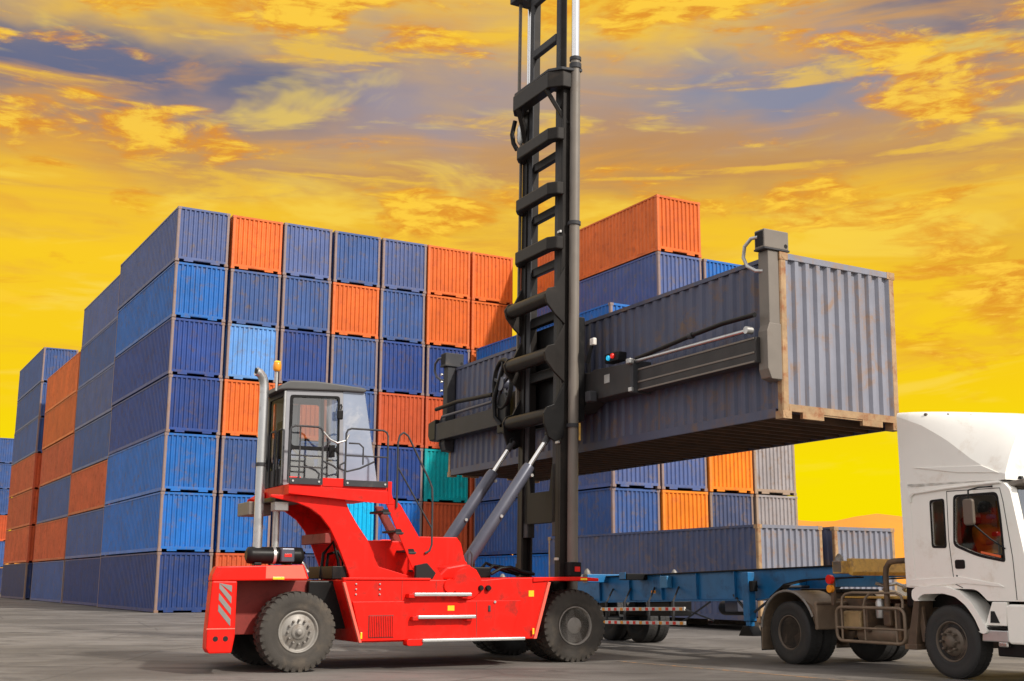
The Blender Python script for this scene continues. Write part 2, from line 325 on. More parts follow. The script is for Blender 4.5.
# worn yellow guide line painted on the yard
def line_material():
    m = bpy.data.materials.new('worn_line_paint'); m.use_nodes = True; g = NG(m.node_tree); b = g.n['Principled BSDF']
    tc = g.new('ShaderNodeTexCoord'); v = tc.outputs['Object']; n = g.noise(v, 6, 7, 0.7, 0.5)
    g.put(b.inputs['Base Color'], g.mix(g.ramp(n, 0.50, 0.62), (0.15, 0.125, 0.10, 1), (0.42, 0.20, 0.06, 1))); b.inputs['Roughness'].default_value = 0.85; return m
def gpt(u, v, z=0): return O_H + UH * u + VH * v + Vector((0, 0, z))
mb = MB(); p0, p1 = gpt(5.9, 0.2, .004), gpt(6.9, -7.5, .004); d = (p1 - p0).normalized(); n_ = Vector((-d.y, d.x, 0)) * 0.06
mb.add([p0 - n_, p1 - n_, p1 + n_, p0 + n_], [(0, 1, 2, 3)])
tag(obj('painted_line', mb, line_material()), None, None, None, 'structure')

# far hills: a low ring behind the yard, sunset haze painted into its orange
def hills():
    m = mat('haze_orange_hillside', (0.62, 0.225, 0.006), 0.9, 0, 0.10, 0.004)
    mb = MB(); vs = []; nn = 150; rows = [(3000, 0), (3250, .30), (3550, .68), (3900, 1.0), (4500, .7), (5200, 0)]
    for r_, hh in rows:
        for i in range(nn + 1):
            a = R(20 + 140 * i / nn); t = a * 1.0
            h = 165 + 42 * math.sin(11 * t + 0.7) + 24 * math.sin(23 * t + 2.0) + 12 * math.sin(51 * t) + 5 * math.sin(97 * t + hh * 3)
            vs.append((r_ * math.cos(a), r_ * math.sin(a), h * hh - (2 if hh == 0 else 0)))
    fs = [(j * (nn + 1) + i, j * (nn + 1) + i + 1, (j + 1) * (nn + 1) + i + 1, (j + 1) * (nn + 1) + i) for j in range(len(rows) - 1) for i in range(nn)]
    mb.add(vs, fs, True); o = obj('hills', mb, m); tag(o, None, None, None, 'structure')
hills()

# ------------------------------------------------------------------ shipping containers
CL, CW, CH = 12.192, 2.438, 2.591
PAL = {  # everyday colour word: (panel colour, weathering colour)
    'slate blue': ((0.078, 0.112, 0.262), (0.20, 0.15, 0.11)), 'dusty blue': ((0.042, 0.092, 0.255), (0.17, 0.12, 0.085)),
    'bright blue': ((0.014, 0.135, 0.45), (0.15, 0.12, 0.11)), 'light blue': ((0.11, 0.28, 0.60), (0.22, 0.17, 0.14)),
    'shaded blue': ((0.018, 0.045, 0.165), (0.09, 0.07, 0.06)), 'royal blue': ((0.020, 0.055, 0.225), (0.10, 0.07, 0.07)), 'navy blue': ((0.026, 0.040, 0.110), (0.11, 0.085, 0.06)),  # first blue here: royal blue darkened, partly for shade low in the stack
    'orange': ((0.68, 0.135, 0.018), (0.45, 0.09, 0.03)), 'bright orange': ((0.78, 0.215, 0.012), (0.50, 0.12, 0.03)),
    'red-orange': ((0.52, 0.088, 0.026), (0.30, 0.05, 0.02)), 'teal': ((0.0, 0.33, 0.34), (0.02, 0.16, 0.16)), 'cyan': ((0.0, 0.42, 0.72), (0.02, 0.2, 0.3)),
    'sunlit grey': ((0.215, 0.220, 0.262), (0.30, 0.17, 0.08)), 'rusty tan': ((0.44, 0.25, 0.10), (0.50, 0.12, 0.025)), 'grey': ((0.30, 0.27, 0.27), (0.25, 0.15, 0.08)), 'grey-blue': ((0.062, 0.078, 0.150), (0.20, 0.13, 0.08)), 'lilac grey': ((0.082, 0.090, 0.140), (0.20, 0.12, 0.06))}  # first grey here is for end panels, their sunlit brightness painted in
def panel_mat(c): p, d = PAL[c]; return mat('container_' + c.replace(' ', '_').replace('-', '_'), p, 0.46, 0, 0.20, 0.8, d, 0.55, 2.6, 1.0, jitter=0.10, bump=0.9, bscale=1.6, spec=0.28)
def frame_mat(c):
    p, d = PAL[c]; orange = 'orange' in c or c in ('teal', 'cyan')
    if c == 'rusty tan': return mat('container_frame_rusty_tan', (0.36, 0.23, 0.115), 0.6, 0, 0.3, 4, (0.26, 0.085, 0.03), 0.75, 5.0, 0.8)
    base = p if orange else tuple(0.35 * a + 0.65 * b for a, b in zip(p, (0.33, 0.20, 0.10)))
    return mat('container_frame_' + c.replace(' ', '_').replace('-', '_'), base, 0.55, 0, 0.15, 2.5, (0.24, 0.115, 0.045) if not orange else d, 0.55, 2.5, 0.5)
CM = {}
def corr(length, pitch, depth, z0, z1, flip):
    """corrugated sheet along local t, returned as (t, offset) outline"""
    n = max(1, round(length / pitch)); p = length / n; pts = [(-length / 2, 0)]
    for i in range(n):
        s0 = -length / 2 + i * p; pts += [(s0 + p * .25, 0), (s0 + p * .42, depth), (s0 + p * .75, depth), (s0 + p * .92, 0)]
    pts.append((length / 2, 0)); return pts
def container_meshes(H, L):
    k = (H, L)
    if k in CM: return CM[k]
    d = {}; W = CW; ps = 0.11
    def sheet_y(x, sgn):      # long side at x = +-W/2
        o = corr(L - 2 * ps, 0.278, 0.036, 0, 0, 0); z0, z1 = 0.16, H - 0.08
        v = [(x - sgn * (0.012 + w), t, z0) for t, w in o] + [(x - sgn * (0.012 + w), t, z1) for t, w in o]; n = len(o)
        return MB().add(v, [(i, i + 1, i + 1 + n, i + n) for i in range(n - 1)])
    def sheet_x(y, sgn):
        o = corr(W - 2 * ps, 0.232, 0.055, 0, 0, 0); z0, z1 = 0.22, H - 0.10
        v = [(t, y - sgn * (0.010 + w), z0) for t, w in o] + [(t, y - sgn * (0.010 + w), z1) for t, w in o]; n = len(o)
        return MB().add(v, [(i, i + 1, i + 1 + n, i + n) for i in range(n - 1)])
    d['side_panel'] = [sheet_y(-W / 2, -1), sheet_y(W / 2, 1)]
    d['end_panel'] = [sheet_x(-L / 2, -1), sheet_x(L / 2, 1)]
    o = corr(L - 0.3, 0.33, 0.018, 0, 0, 0); n = len(o)
    d['roof_panel'] = [MB().add([(-W / 2 + .06, t, H - .012 - w) for t, w in o] + [(W / 2 - .06, t, H - .012 - w) for t, w in o], [(i, i + 1, i + 1 + n, i + n) for i in range(n - 1)])]
    d['floor_panel'] = [MB().box(-W / 2 + .05, W / 2 - .05, -L / 2 + .1, L / 2 - .1, .135, .165)]
    posts, casts, rails, brails, heads, sills = [], [], [], [], [], []
    for sx in (-1, 1):
        for sy in (-1, 1):
            x1, x0 = sx * W / 2, sx * (W / 2 - .115); y1, y0 = sy * L / 2, sy * (L / 2 - .115)
            m_ = MB(); poly = [(x1, y0), (x1, y1 - sy * .02), (x1 - sx * .02, y1), (x0, y1), (x0, y1 - sy * .05), (x0 + sx * .05, y0)]
            if sx * sy < 0: poly = poly[::-1]
            m_.prism([(p[0] - sx * .004, p[1] - sy * .004) for p in poly], .118, H - .118, 'z'); posts.append(m_)
            for z in (0, H - .118):
                m_ = MB(); ex, ey = x1 + sx * .003, y1 + sy * .003
                m_.box(min(ex, ex - sx * .168), max(ex, ex - sx * .168), min(ey, ey - sy * .18), max(ey, ey - sy * .18), z, z + .118)
                # oval holes, recessed plates
                cx, cy, cz = ex - sx * .084, ey - sy * .09, z + .059
                m_.lathe([(.042, 0), (.042, .004)], (cx, ey + sy * .0005, cz), 'y', 10, 1, sy, False); m_.lathe([(.042, 0), (.042, .004)], (ex + sx * .0005, cy, cz), 'x', 10, 1, sx, False)
                casts.append(m_)
        a, b = sorted((sx * W / 2, sx * (W / 2 - .06))); rails.append(MB().box(a, b, -L / 2 + .18, L / 2 - .18, H - .075, H - .006))
        a, b = sorted((sx * W / 2, sx * (W / 2 - .05))); brails.append(MB().box(a, b, -L / 2 + .18, L / 2 - .18, .03, .175))
        a, b = sorted((sx * L / 2, sx * (L / 2 - .07))); heads.append(MB().box(-W / 2 + .12, W / 2 - .12, a, b, H - .105, H - .008))
        m_ = MB(); m_.box(-W / 2 + .12, W / 2 - .12, a, b, .115, .225)
        for f0, f1 in ((.16, .335), (.665, .84)): m_.box(-W / 2 + W * f0, -W / 2 + W * f1, a + .002, b - .002, .02, .117)
        m_.box(-W / 2 + W * .335, -W / 2 + W * .665, a + .012, b - .02, .09, .115, 1); sills.append(m_)
    d['corner_post'] = posts; d['corner_casting'] = casts; d['top_rail'] = rails; d['bottom_rail'] = brails; d['end_header'] = heads; d['end_sill'] = sills
    for nm in d: d[nm] = [x.mesh(nm, []) for x in d[nm]]
    CM[k] = d; return d
CMC = {}
def container(name, color, loc, rz, label, group, H=CH, L=CL, frame=None, end=None):
    root = empty(name, loc, rz); tag(root, label, 'container', group)
    key = (color, H, L, frame, end)
    if key not in CMC:
        pm, fm = panel_mat(color), frame_mat(frame or color); dd = {}
        for nm, ms in container_meshes(H, L).items():
            lst = []
            for me in ms:
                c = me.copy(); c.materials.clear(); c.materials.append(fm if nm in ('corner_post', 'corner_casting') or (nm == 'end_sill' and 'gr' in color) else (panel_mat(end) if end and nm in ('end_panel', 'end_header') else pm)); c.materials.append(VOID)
                lst.append(c)
            dd[nm] = lst
        CMC[key] = dd
    for nm, ms in CMC[key].items():
        for me in ms:
            o = bpy.data.objects.new(nm, me); COL.objects.link(o); o.parent = root
    return root

ORD = ['bottom', 'second', 'third', 'fourth', 'fifth', 'sixth', 'seventh']
COLN = ['first', 'second', 'third', 'fourth', 'fifth', 'sixth', 'seventh', 'eighth']
LP = 2.62; PU = 2.553
B1 = Vector((-15.368, 53.03, 0)); B2 = Vector((4.1865, 49.77, 0))
def stack_pos(base, col, lay, back=0.0, Lc=CL):
    j = Vector((random.uniform(-.022, .022), random.uniform(-.06, .06), 0))
    return base + US * (col * PU + CW / 2) + VS * (Lc / 2 + back) + Vector((0, 0, lay * LP)) + j
sb, du, br, li, ro, na, og, rd, te, cy = 'slate blue', 'dusty blue', 'bright blue', 'light blue', 'royal blue', 'navy blue', 'orange', 'red-orange', 'teal', 'cyan'
wall = [  # bottom layer first, seven columns of ends from the left corner
    ['shaded blue', rd, na, du, na, na, rd], [br, br, du, cy, br, rd, rd], [br, du, du, na, ro, te, rd], [ro, og, og, du, rd, rd, du],
    [ro, li, ro, du, ro, ro, og], [br, du, du, og, du, og, og], [sb, og, sb, 'light blue', sb, og, og]]
wall[6][3] = du
for lay, row in enumerate(wall):
    for c, colr in enumerate(row):
        container('shipping_container', colr, stack_pos(B1, c, lay), A_ST, f'{colr} container, {ORD[lay]} layer up, {COLN[c]} end from left corner of tall wall', 'containers in the tall wall', frame=(sb if colr in (br, li, ro) else None))
# stacks behind the wall's left flank, seen by their long sides
flank = [('second stack back along the left flank', .35, CL + .25, ['shaded blue', du, rd, 'dusty blue', sb, du, sb]),
         ('third stack back along the left flank', .40, 2 * CL + .9, [du, rd, du, rd, og, og]),
         ('fourth stack back along the left flank', 0.25, 3 * CL + 2.7, [na, rd, rd, rd, du, du, du]),
         ('farthest stack at the left picture edge', 1.4, 4 * CL + 30, [na, du, rd, du, du, du])]
for nm, setb, back, cols in flank:
    for lay, colr in enumerate(cols):
        container('shipping_container', colr, stack_pos(B1 + US * setb, 0, lay, back), A_ST, f'{colr} container, {ORD[lay]} layer of {nm}', 'containers along the left flank')
# nearer block to the right of the mast
blk = [[br, du, sb, du, br], [ro, 'bright orange', sb, du, du, sb, og], [og, 'grey-blue', 'bright orange', du, sb, br], ['grey', 'grey', 'grey', du, du]]
for c, cols in enumerate(blk):
    for lay, colr in enumerate(cols):
        container('shipping_container', colr, stack_pos(B2, c, lay), A_ST, f'{colr} container, {ORD[lay]} layer, {COLN[c]} column of block right of mast', 'containers in the block right of the mast', frame=(sb if colr == br else None))
# two containers standing low on timbers in front of that block
for i, (u, lab) in enumerate(((16.62, 'grey-blue container low behind blue trailer, long rusty side showing'), (19.52, 'grey-blue container beside the white truck cab, only its end showing'))):
    p = gpt(u + CW / 2, 9.35 + CL / 2, .26)
    cc = container('shipping_container', 'grey-blue' if i == 0 else 'lilac grey', p, A_H, lab, 'containers standing behind the trailer', H=2.76, frame='rusty tan', end='sunlit grey')
    for k, vv in enumerate((9.6, 15.2, 21.0)):
        t = obj('timber_bearer', MB().box(-1.22, 1.22, -.15, .15, -.13, .13), mat('grey_timber', (0.13, 0.10, 0.075), 0.9, 0, 0.3, 6), None, 0.012)
        t.location = gpt(u + CW / 2, vv, .13); t.rotation_euler = (0, 0, A_H)
        tag(t, f'{["front", "middle", "rear"][k]} timber bearer under the container {["behind blue trailer", "beside the white cab"][i]}', 'timber', 'timbers under low containers')

# lifted container (held by the spreader, leaning forward with the mast)
TILT = R(1.25)
lift = container('shipping_container', 'lilac grey', gpt(6.24, -4.026, 3.835), A_H, 'grey-blue container with rusty corners hanging from the red handler', None, H=2.64, frame='rusty tan', end='sunlit grey')
lift.rotation_mode = 'XYZ'; lift.rotation_euler = (0, TILT, A_H)
lift.location = gpt(6.24, -4.026, 3.835) + Matrix.Rotation(A_H, 3, 'Z') @ Matrix.Rotation(TILT, 3, 'Y') @ Vector((CW / 2, CL / 2, 0))
cmesh = None
for k in range(34):
    if cmesh is None: cmesh = MB().box(-CW / 2 + .06, CW / 2 - .06, -.025, .025, .03, .134).mesh('cross_member', [mat('rusty_floor_beam', (0.085, 0.045, 0.025), 0.8, 0, .3, 3, (0.16, 0.07, 0.03), .5)])
    o = bpy.data.objects.new('cross_member', cmesh); COL.objects.link(o); o.parent = lift; o.location = (0, -CL / 2 + .35 + k * (CL - .7) / 33, 0)
# ------------------------------------------------------------------ container handler (red lift truck)
HR = empty('container_handler', O_H, A_H)
tag(HR, 'red container handler with tall black mast holding the hanging container', 'container handler')
VC = 1.98                                   # centre line of the mast in v
HB = 3.15                                   # far side of the body
def hp(name, mb, m, bevel=0.012, parent=None, label=None): return obj(name, mb, m, parent or HR, bevel, 2, label)

def tyre_mb(c, Rr, w, lugs=34, sgn=1, blocky=True):
    """tyre with its outer face at c, going inward along +y*sgn"""
    mb = MB(); prof = [(.50 * Rr, .10 * w), (.53 * Rr, .02 * w), (.62 * Rr, .0), (.70 * Rr, .012 * w), (.72 * Rr, .0), (.84 * Rr, -.005 * w), (.92 * Rr, .03 * w), (.965 * Rr, .10 * w), (.975 * Rr, .5 * w), (.965 * Rr, .9 * w), (.92 * Rr, .97 * w), (.62 * Rr, w), (.50 * Rr, .9 * w)]
    mb.lathe(prof, c, 'y', 56, 0, sgn)
    c = Vector(c)
    for k in range(lugs):
        for side in (0, 1):
            a0 = 2 * math.pi * (k + .5 * side) / lugs; da = 2 * math.pi / lugs * (.30 if blocky else .42)
            pts = []
            for rr in (.955 * Rr, Rr if blocky else .985 * Rr):
                for yy, sk in ((.06 * w, 0), (.47 * w, .9)):
                    for s_ in (-1, 1):
                        a = a0 + s_ * da + sk * da * .8; y_ = yy if side == 0 else w - yy
                        if rr > .96 * Rr and sk == 0: rq = rr * .985
                        else: rq = rr
                        pts.append(c + Vector((rq * math.cos(a), y_ * sgn, rq * math.sin(a))))
            mb.add(pts, [(0, 1, 3, 2), (4, 6, 7, 5), (0, 4, 5, 1), (2, 3, 7, 6), (0, 2, 6, 4), (1, 5, 7, 3)])
            # shoulder block on the sidewall
            pts = []
            for rr, yy in ((.86 * Rr, .005 * w), (.985 * Rr, .055 * w)):
                for dd in (-.010 * w, .05 * w):
                    for s_ in (-1, 1):
                        a = a0 + s_ * da; y_ = (yy + dd) if side == 0 else w - (yy + dd)
                        pts.append(c + Vector((rr * math.cos(a), y_ * sgn, rr * math.sin(a))))
            if blocky: mb.add(pts, [(0, 1, 3, 2), (4, 6, 7, 5), (0, 4, 5, 1), (2, 3, 7, 6), (0, 2, 6, 4), (1, 5, 7, 3)])
    return mb
def bolts(mb, c, r, n, br_, h, sgn, a0=0):
    for k in range(n):
        a = a0 + 2 * math.pi * k / n; mb.lathe([(br_, 0), (br_, h), (br_ * .6, h * 1.25)], (c[0] + r * math.cos(a), c[1], c[2] + r * math.sin(a)), 'y', 6, 0, sgn, False)
    return mb
def wheel(root, u, v, Rr, w, sgn, style, rim_m, tyre_m, name='wheel'):
    road = style.startswith('truck')
    """style: dish (deep), flat (steer wheel). sgn=+1: outer face looks to -v"""
    c = (u, v, Rr - .008); t = obj(name, tyre_mb(c, Rr, w, 44 if road else 34, sgn, not road), tyre_m, root)
    mb = MB()
    if style == 'flat':
        mb.lathe([(.515 * Rr, .10 * w), (.525 * Rr, .01 * w), (.50 * Rr, -.005 * w), (.475 * Rr, .02 * w), (.46 * Rr, .10 * w), (.40 * Rr, .06 * w), (.36 * Rr, .015 * w), (.20 * Rr, .0), (.19 * Rr, -.02 * w)], c, 'y', 48, 0, sgn)
        hub = MB().lathe([(.20 * Rr, .03 * w), (.19 * Rr, -.03 * w), (.13 * Rr, -.05 * w), (.085 * Rr, -.06 * w), (.075 * Rr, -.16 * w), (.05 * Rr, -.18 * w), (.001, -.185 * w)], c, 'y', 28, 0, sgn)
        bolts(hub, (c[0], c[1] + sgn * .01 * w, c[2]), .29 * Rr, 12, .032 * Rr, -.05, sgn)
    elif style == 'dish':
        mb.lathe([(.515 * Rr, .10 * w), (.53 * Rr, .0), (.505 * Rr, -.01 * w), (.485 * Rr, .03 * w), (.46 * Rr, .20 * w), (.43 * Rr, .48 * w), (.36 * Rr, .56 * w), (.20 * Rr, .56 * w)], c, 'y', 48, 0, sgn)
        hub = MB().lathe([(.25 * Rr, .57 * w), (.245 * Rr, .14 * w), (.225 * Rr, .10 * w), (.20 * Rr, .095 * w), (.001, .09 * w)], c, 'y', 36, 0, sgn)
        bolts(hub, (c[0], c[1] + sgn * .57 * w, c[2]), .32 * Rr, 12, .03 * Rr, -.05, sgn)
    elif style == 'truckfront':
        mb.lathe([(.53 * Rr, .10 * w), (.545 * Rr, .01 * w), (.52 * Rr, .0), (.50 * Rr, .06 * w), (.47 * Rr, .22 * w), (.42 * Rr, .20 * w), (.36 * Rr, .06 * w), (.30 * Rr, .0), (.18 * Rr, .0)], c, 'y', 40, 0, sgn)
        hub = MB().lathe([(.19 * Rr, .03 * w), (.185 * Rr, -.10 * w), (.15 * Rr, -.16 * w), (.09 * Rr, -.20 * w), (.05 * Rr, -.21 * w), (.001, -.21 * w)], c, 'y', 24, 0, sgn)
        bolts(hub, (c[0], c[1] + sgn * .02 * w, c[2]), .265 * Rr, 8, .04 * Rr, -.07, sgn)
    else:   # truck rear dish
        mb.lathe([(.53 * Rr, .10 * w), (.545 * Rr, .01 * w), (.52 * Rr, .0), (.50 * Rr, .05 * w), (.47 * Rr, .35 * w), (.44 * Rr, .56 * w), (.36 * Rr, .62 * w), (.20 * Rr, .60 * w)], c, 'y', 40, 0, sgn)
        hub = MB().lathe([(.21 * Rr, .62 * w), (.20 * Rr, .25 * w), (.16 * Rr, .18 * w), (.001, .17 * w)], c, 'y', 24, 0, sgn)
        bolts(hub, (c[0], c[1] + sgn * .61 * w, c[2]), .30 * Rr, 8, .04 * Rr, -.07, sgn)
    r_ = obj('rim', mb, rim_m, t); obj('hub', hub, rim_m, t)
    return t

# wheels: two steered at the back, four (dual) at the front
wheel(HR, 0.0, 0.0, .61, .40, 1, 'flat', RIM, RUBBER); wheel(HR, 0.0, 2.25, .61, .40, -1, 'flat', RIM, RUBBERB)
wheel(HR, 5.08, .26, .625, .42, 1, 'dish', RIM, RUBBER); wheel(HR, 5.08, .74, .625, .42, 1, 'dish', RIM, RUBBERB)
wheel(HR, 5.08, 3.40, .625, .42, -1, 'dish', RIM, RUBBERB); wheel(HR, 5.08, 2.92, .625, .42, -1, 'dish', RIM, RUBBERB)
hp('axle', MB().lathe([(.16, 0), (.16, 1.9)], (5.08, .8, .6), 'y', 16), BLACK, 0); hp('axle', MB().box(-.14, .14, .4, 1.9, .45, .78), BLACK)

# chassis body between the wheels
body = [(.70, 1.385), (.72, 1.30), (1.005, .42), (4.15, .425), (4.43, 1.36), (4.44, 1.44), (3.6, 1.43), (3.2, 1.395)]
hp('chassis', MB().prism(body, .03, HB - .03), RED, .015)
hp('side_panel', MB().prism([(.86, 1.05), (3.86, 1.06), (3.68, .46), (1.02, .44)], -.004, .029), RED, .008, label='red lower side panel of the handler')
hp('edge_strip', MB().prism([(.69, 1.345), (.735, 1.345), (1.03, .42), (.985, .42)], -.012, .05), REDFADE, .006)
hp('edge_strip', MB().prism([(4.38, 1.36), (4.435, 1.36), (4.155, .425), (4.10, .425)], -.012, .05), REDFADE, .006)
hp('rib_plate', MB().box(.70, 2.2, .01, .10, 1.385, 1.42), RED, .006)
for q in ((.92, 1.16), (.92, 1.24), (.92, 1.32), (1.32, 1.16), (1.32, 1.24), (1.32, 1.32)):
    hp('bolt', MB().lathe([(.016, 0), (.016, .02), (.008, .026)], (q[0], .032, q[1]), 'y', 6, 0, -1, False), ALU, 0)
for u in (1.70, 2.30): hp('panel_seam', MB().box(u, u + .008, .024, .031, 1.07, 1.37), INRED, 0)
hp('panel_seam', MB().box(3.02, 3.03, -.007, -.003, .47, 1.04), INRED, 0); hp('warning_label', MB().box(2.50, 2.62, -.008, -.0045, .90, .98), YELL, 0); hp('warning_label', MB().box(4.02, 4.12, .022, .0295, 1.12, 1.22), YELL, 0)
hp('latch', MB().box(3.24, 3.28, -.02, .0, .88, .98), DGREY, .004)
hp('bolt', MB().lathe([(.022, 0), (.022, .02)], (3.36, -.004, 1.035), 'y', 8, 0, -1, False), ALU, 0)
vent = hp('vent', MB().box(1.13, 1.56, -.012, -.003, .49, .84), INRED, .004, label='vent grille of thin bars low on the red side')
vm = None
for k in range(14):
    if vm is None: vm = MB().box(0, .016, -.026, -.011, .505, .825).mesh('vent_bar', [RED])
    o = obj('vent_bar', vm, RED, vent); o.location = (1.145 + k * .03, 0, 0)
# aluminium step bars
for (u0, u1, z, nm) in ((1.86, 2.88, 1.155, 'step_bar'), (1.93, 2.96, .80, 'step_bar')):
    mb = MB().box(u0, u1, -.13, -.03, z - .025, z + .03); hp(nm, mb, ALU, .012)
    hp('step_bracket', MB().box(u0 - .09, u0 + .02, -.11, .03, z - .05, z + .015), RED, .008)
    hp('step_bracket', MB().box(u1 - .16, u1 - .06, -.10, .03, z - .06, z - .026), RED, .008)
hp('step_bar', MB().box(2.0, 3.86, -.16, .02, .415, .465), ALU, .012)
hp('step_bracket', MB().prism(rrect(1.74, 2.02, .36, .47, .04), -.13, .05), RED, .01)
for u in (3.10, 3.24): hp('hydraulic_port', MB().lathe([(.045, 0), (.05, .03), (.04, .06)], (u, .02, 1.26), 'y', 12, 0, -1), BLACK, 0)
# front fenders
for v0, v1 in ((.0, 1.2), (HB - .85, HB + .35)):
    hp('front_fender', MB().prism([(4.10, 1.44), (5.05, 1.452), (5.40, 1.43), (5.40, 1.375), (5.05, 1.385), (4.36, 1.378), (4.10, 1.36)], v0, v1), RED, .01)
hp('marker', MB().box(5.03, 5.16, -.012, .0, 1.395, 1.43), YELL, .004); hp('marker', MB().box(4.07, 4.105, -.02, -.011, .50, .60), YELL, .004); hp('marker', MB().box(1.0, 1.03, -.02, -.011, .48, .58), YELL, .004)
hp('wheel_arch_wall', MB().box(4.35, 5.2, 1.24, 2.25, .55, 1.37), BLACK, .01)
# rear hood and counterweight
hood = [(-1.37, 1.36), (-1.36, 1.44), (-1.30, 1.575), (.05, 1.612), (.14, 1.40), (.10, 1.375)]
TAIL = [(0, 0), (.30, .02), (.8, .17), (1.5, .37), (2.1, .55), (2.5, .68), (HB, .95)]   # the tail draws in towards the far side
def loft_v(prof, shift_max_u):
    vs = []; n = len(prof)
    for v_, du_ in TAIL:
        for (u_, z_) in prof: k_ = max(0, min(1, (shift_max_u - u_) / .4)); vs.append((u_ + du_ * k_, v_, z_))
    fs = [tuple(range(n)), tuple(range(len(vs) - 1, len(vs) - n - 1, -1))]
    for j in range(len(TAIL) - 1):
        for i in range(n): a_ = j * n + i; b_ = j * n + (i + 1) % n; fs.append((a_, a_ + n, b_ + n, b_))
    return MB().add(vs, fs)
hp('rear_hood', loft_v(hood, -.6), RED, .02)
hp('faded_band', MB().prism([(-.55, 1.40), (-.55, 1.585), (.03, 1.60), (.105, 1.40)], -.006, -.001), REDFADE, .002, label='sun-faded pink band on the rear hood')
hp('marker', MB().box(-.44, -.26, -.014, -.004, 1.385, 1.425), YELL, .004)
cw = hp('counterweight', loft_v([(-1.40, .62), (-1.36, 1.36), (-.98, 1.36), (-.98, .55), (-1.02, .31), (-1.36, .31), (-1.40, .38)], 1), RED, .02)
hp('counterweight_seam', MB().box(-1.412, -.985, -.008, .0, .655, .672), REDFADE, .003)
for k in range(4):
    z0 = .70 + k * .165; pts = [(-1.06, z0 + .10), (-1.06, z0), (-1.25, z0 + .22), (-1.25, z0 + .32)]
    pts = [(p[0], max(.69, min(1.33, p[1]))) for p in pts]
    hp('warning_stripe', MB().prism(pts[::-1], -.006, .004), STRIPE, 0)
for q in ((-1.27, .52), (-1.12, .52)): hp('tow_hole', MB().lathe([(.04, 0), (.04, .004)], (q[0], -.004, q[1]), 'y', 10, 0, 1, False), VOID, 0)
hp('engine_frame', MB().box(-.30, .95, .62, 1.7, .70, 1.37), INRED, .02)
hp('underframe', MB().box(.3, 1.2, .5, HB - .4, .62, 1.37), BLACK, .02)
hp('inner_wing', MB().box(-.95, .72, .60, .66, .55, 1.37), INRED, .01)
# arch plates carrying the platform
def arch_poly():
    inner = [(-.42, 2.66), (-.25, 2.63), (.02, 2.585), (.22, 2.51), (.42, 2.38), (.58, 2.19), (.71, 1.95), (.82, 1.70), (.93, 1.45), (.93, 1.37)]
    outer = [(2.1, 1.37), (2.1, 1.42), (1.42, 1.60), (1.30, 1.85), (1.22, 2.03), (1.05, 2.25), (.90, 2.48), (.80, 2.70), (-.42, 2.70)]
    return inner + outer
for v0 in (.36, 1.62): hp('arch_plate', MB().prism(arch_poly(), v0, v0 + .06), RED, .01)
hp('arch_web', MB().prism([(1.04, 2.24), (.90, 2.48), (.80, 2.70), (.76, 2.70), (.86, 2.46), (1.0, 2.22)], .42, 1.62), INRED, .004)
hp('arch_tie', MB().box(.52, .62, .42, 1.62, 1.96, 2.12), INRED, .01)
hp('arch_tie', MB().box(.66, .90, .42, 1.62, 1.40, 1.60), BLACK, .01)
hp('engine_cover', MB().prism([(1.0, 1.38), (1.20, 2.03), (2.12, 2.03), (2.30, 1.38)], .74, 1.58), RED, .02)
hp('arch_gusset', MB().box(-.30, .25, .5, 1.7, 2.60, 2.68), BLACK, .01)
hp('hydraulic_hose', MB().tube([(-.05, 1.0, 1.80), (.12, 1.0, 1.80), (.26, .98, 1.74), (.36, .95, 1.62), (.42, .93, 1.5)], .035, 8), ALU, 0)
for q, r_ in (((.86, 1.0, 2.0), .05), ((.98, 1.1, 1.85), .04)): hp('hydraulic_hose', MB().tube([(q[0] - .2, q[1], 1.4), (q[0] - .16, q[1], 1.8), q, (q[0] + .1, q[1], 1.7), (q[0] + .14, q[1], 1.4)], .028, 8), BLACK, 0)
# muffler and exhaust
hp('muffler', MB().lathe([(.08, 0), (.13, .03), (.135, .08), (.135, .86), (.13, .91), (.08, .94)], (-.62, .9, 1.765), 'x', 24), BLACK, 0)
hp('muffler_strap', MB().lathe([(.142, 0), (.142, .045)], (-.20, .9, 1.765), 'x', 24), ALU, 0)
hp('engine_box', MB().box(-.10, .12, .70, .86, 1.66, 1.88), CYL, .02, label='small grey box with red mark beside the muffler'); hp('box_mark', MB().box(-.05, .07, .693, .699, 1.74, 1.79), REDL, .002)
hp('muffler_stand', MB().box(-.5, -.38, .82, .98, 1.58, 1.65), BLACK, .01); hp('muffler_stand', MB().box(0, .12, .82, .98, 1.60, 1.65), BLACK, .01)
ex = [(-.44, .9, 1.88), (-.44, .9, 4.45), (-.45, .9, 4.55), (-.48, .89, 4.64), (-.54, .87, 4.70), (-.60, .86, 4.72)]
exo = hp('exhaust_pipe', MB().tube(ex, .075, 16), STEEL, 0); obj('pipe_mouth', MB().lathe([(.062, 0), (.062, .01)], (-.603, .859, 4.721), 'x', 16, 0, -1), VOID, exo)
hp('exhaust_clamp', MB().lathe([(.085, 0), (.085, .06)], (-.44, .9, 3.18), 'z', 16), DGREY, 0)
hp('air_duct', MB().tube([(-.10, 1.05, 1.85), (-.10, 1.05, 2.62)], .055, 12), ALU, 0)
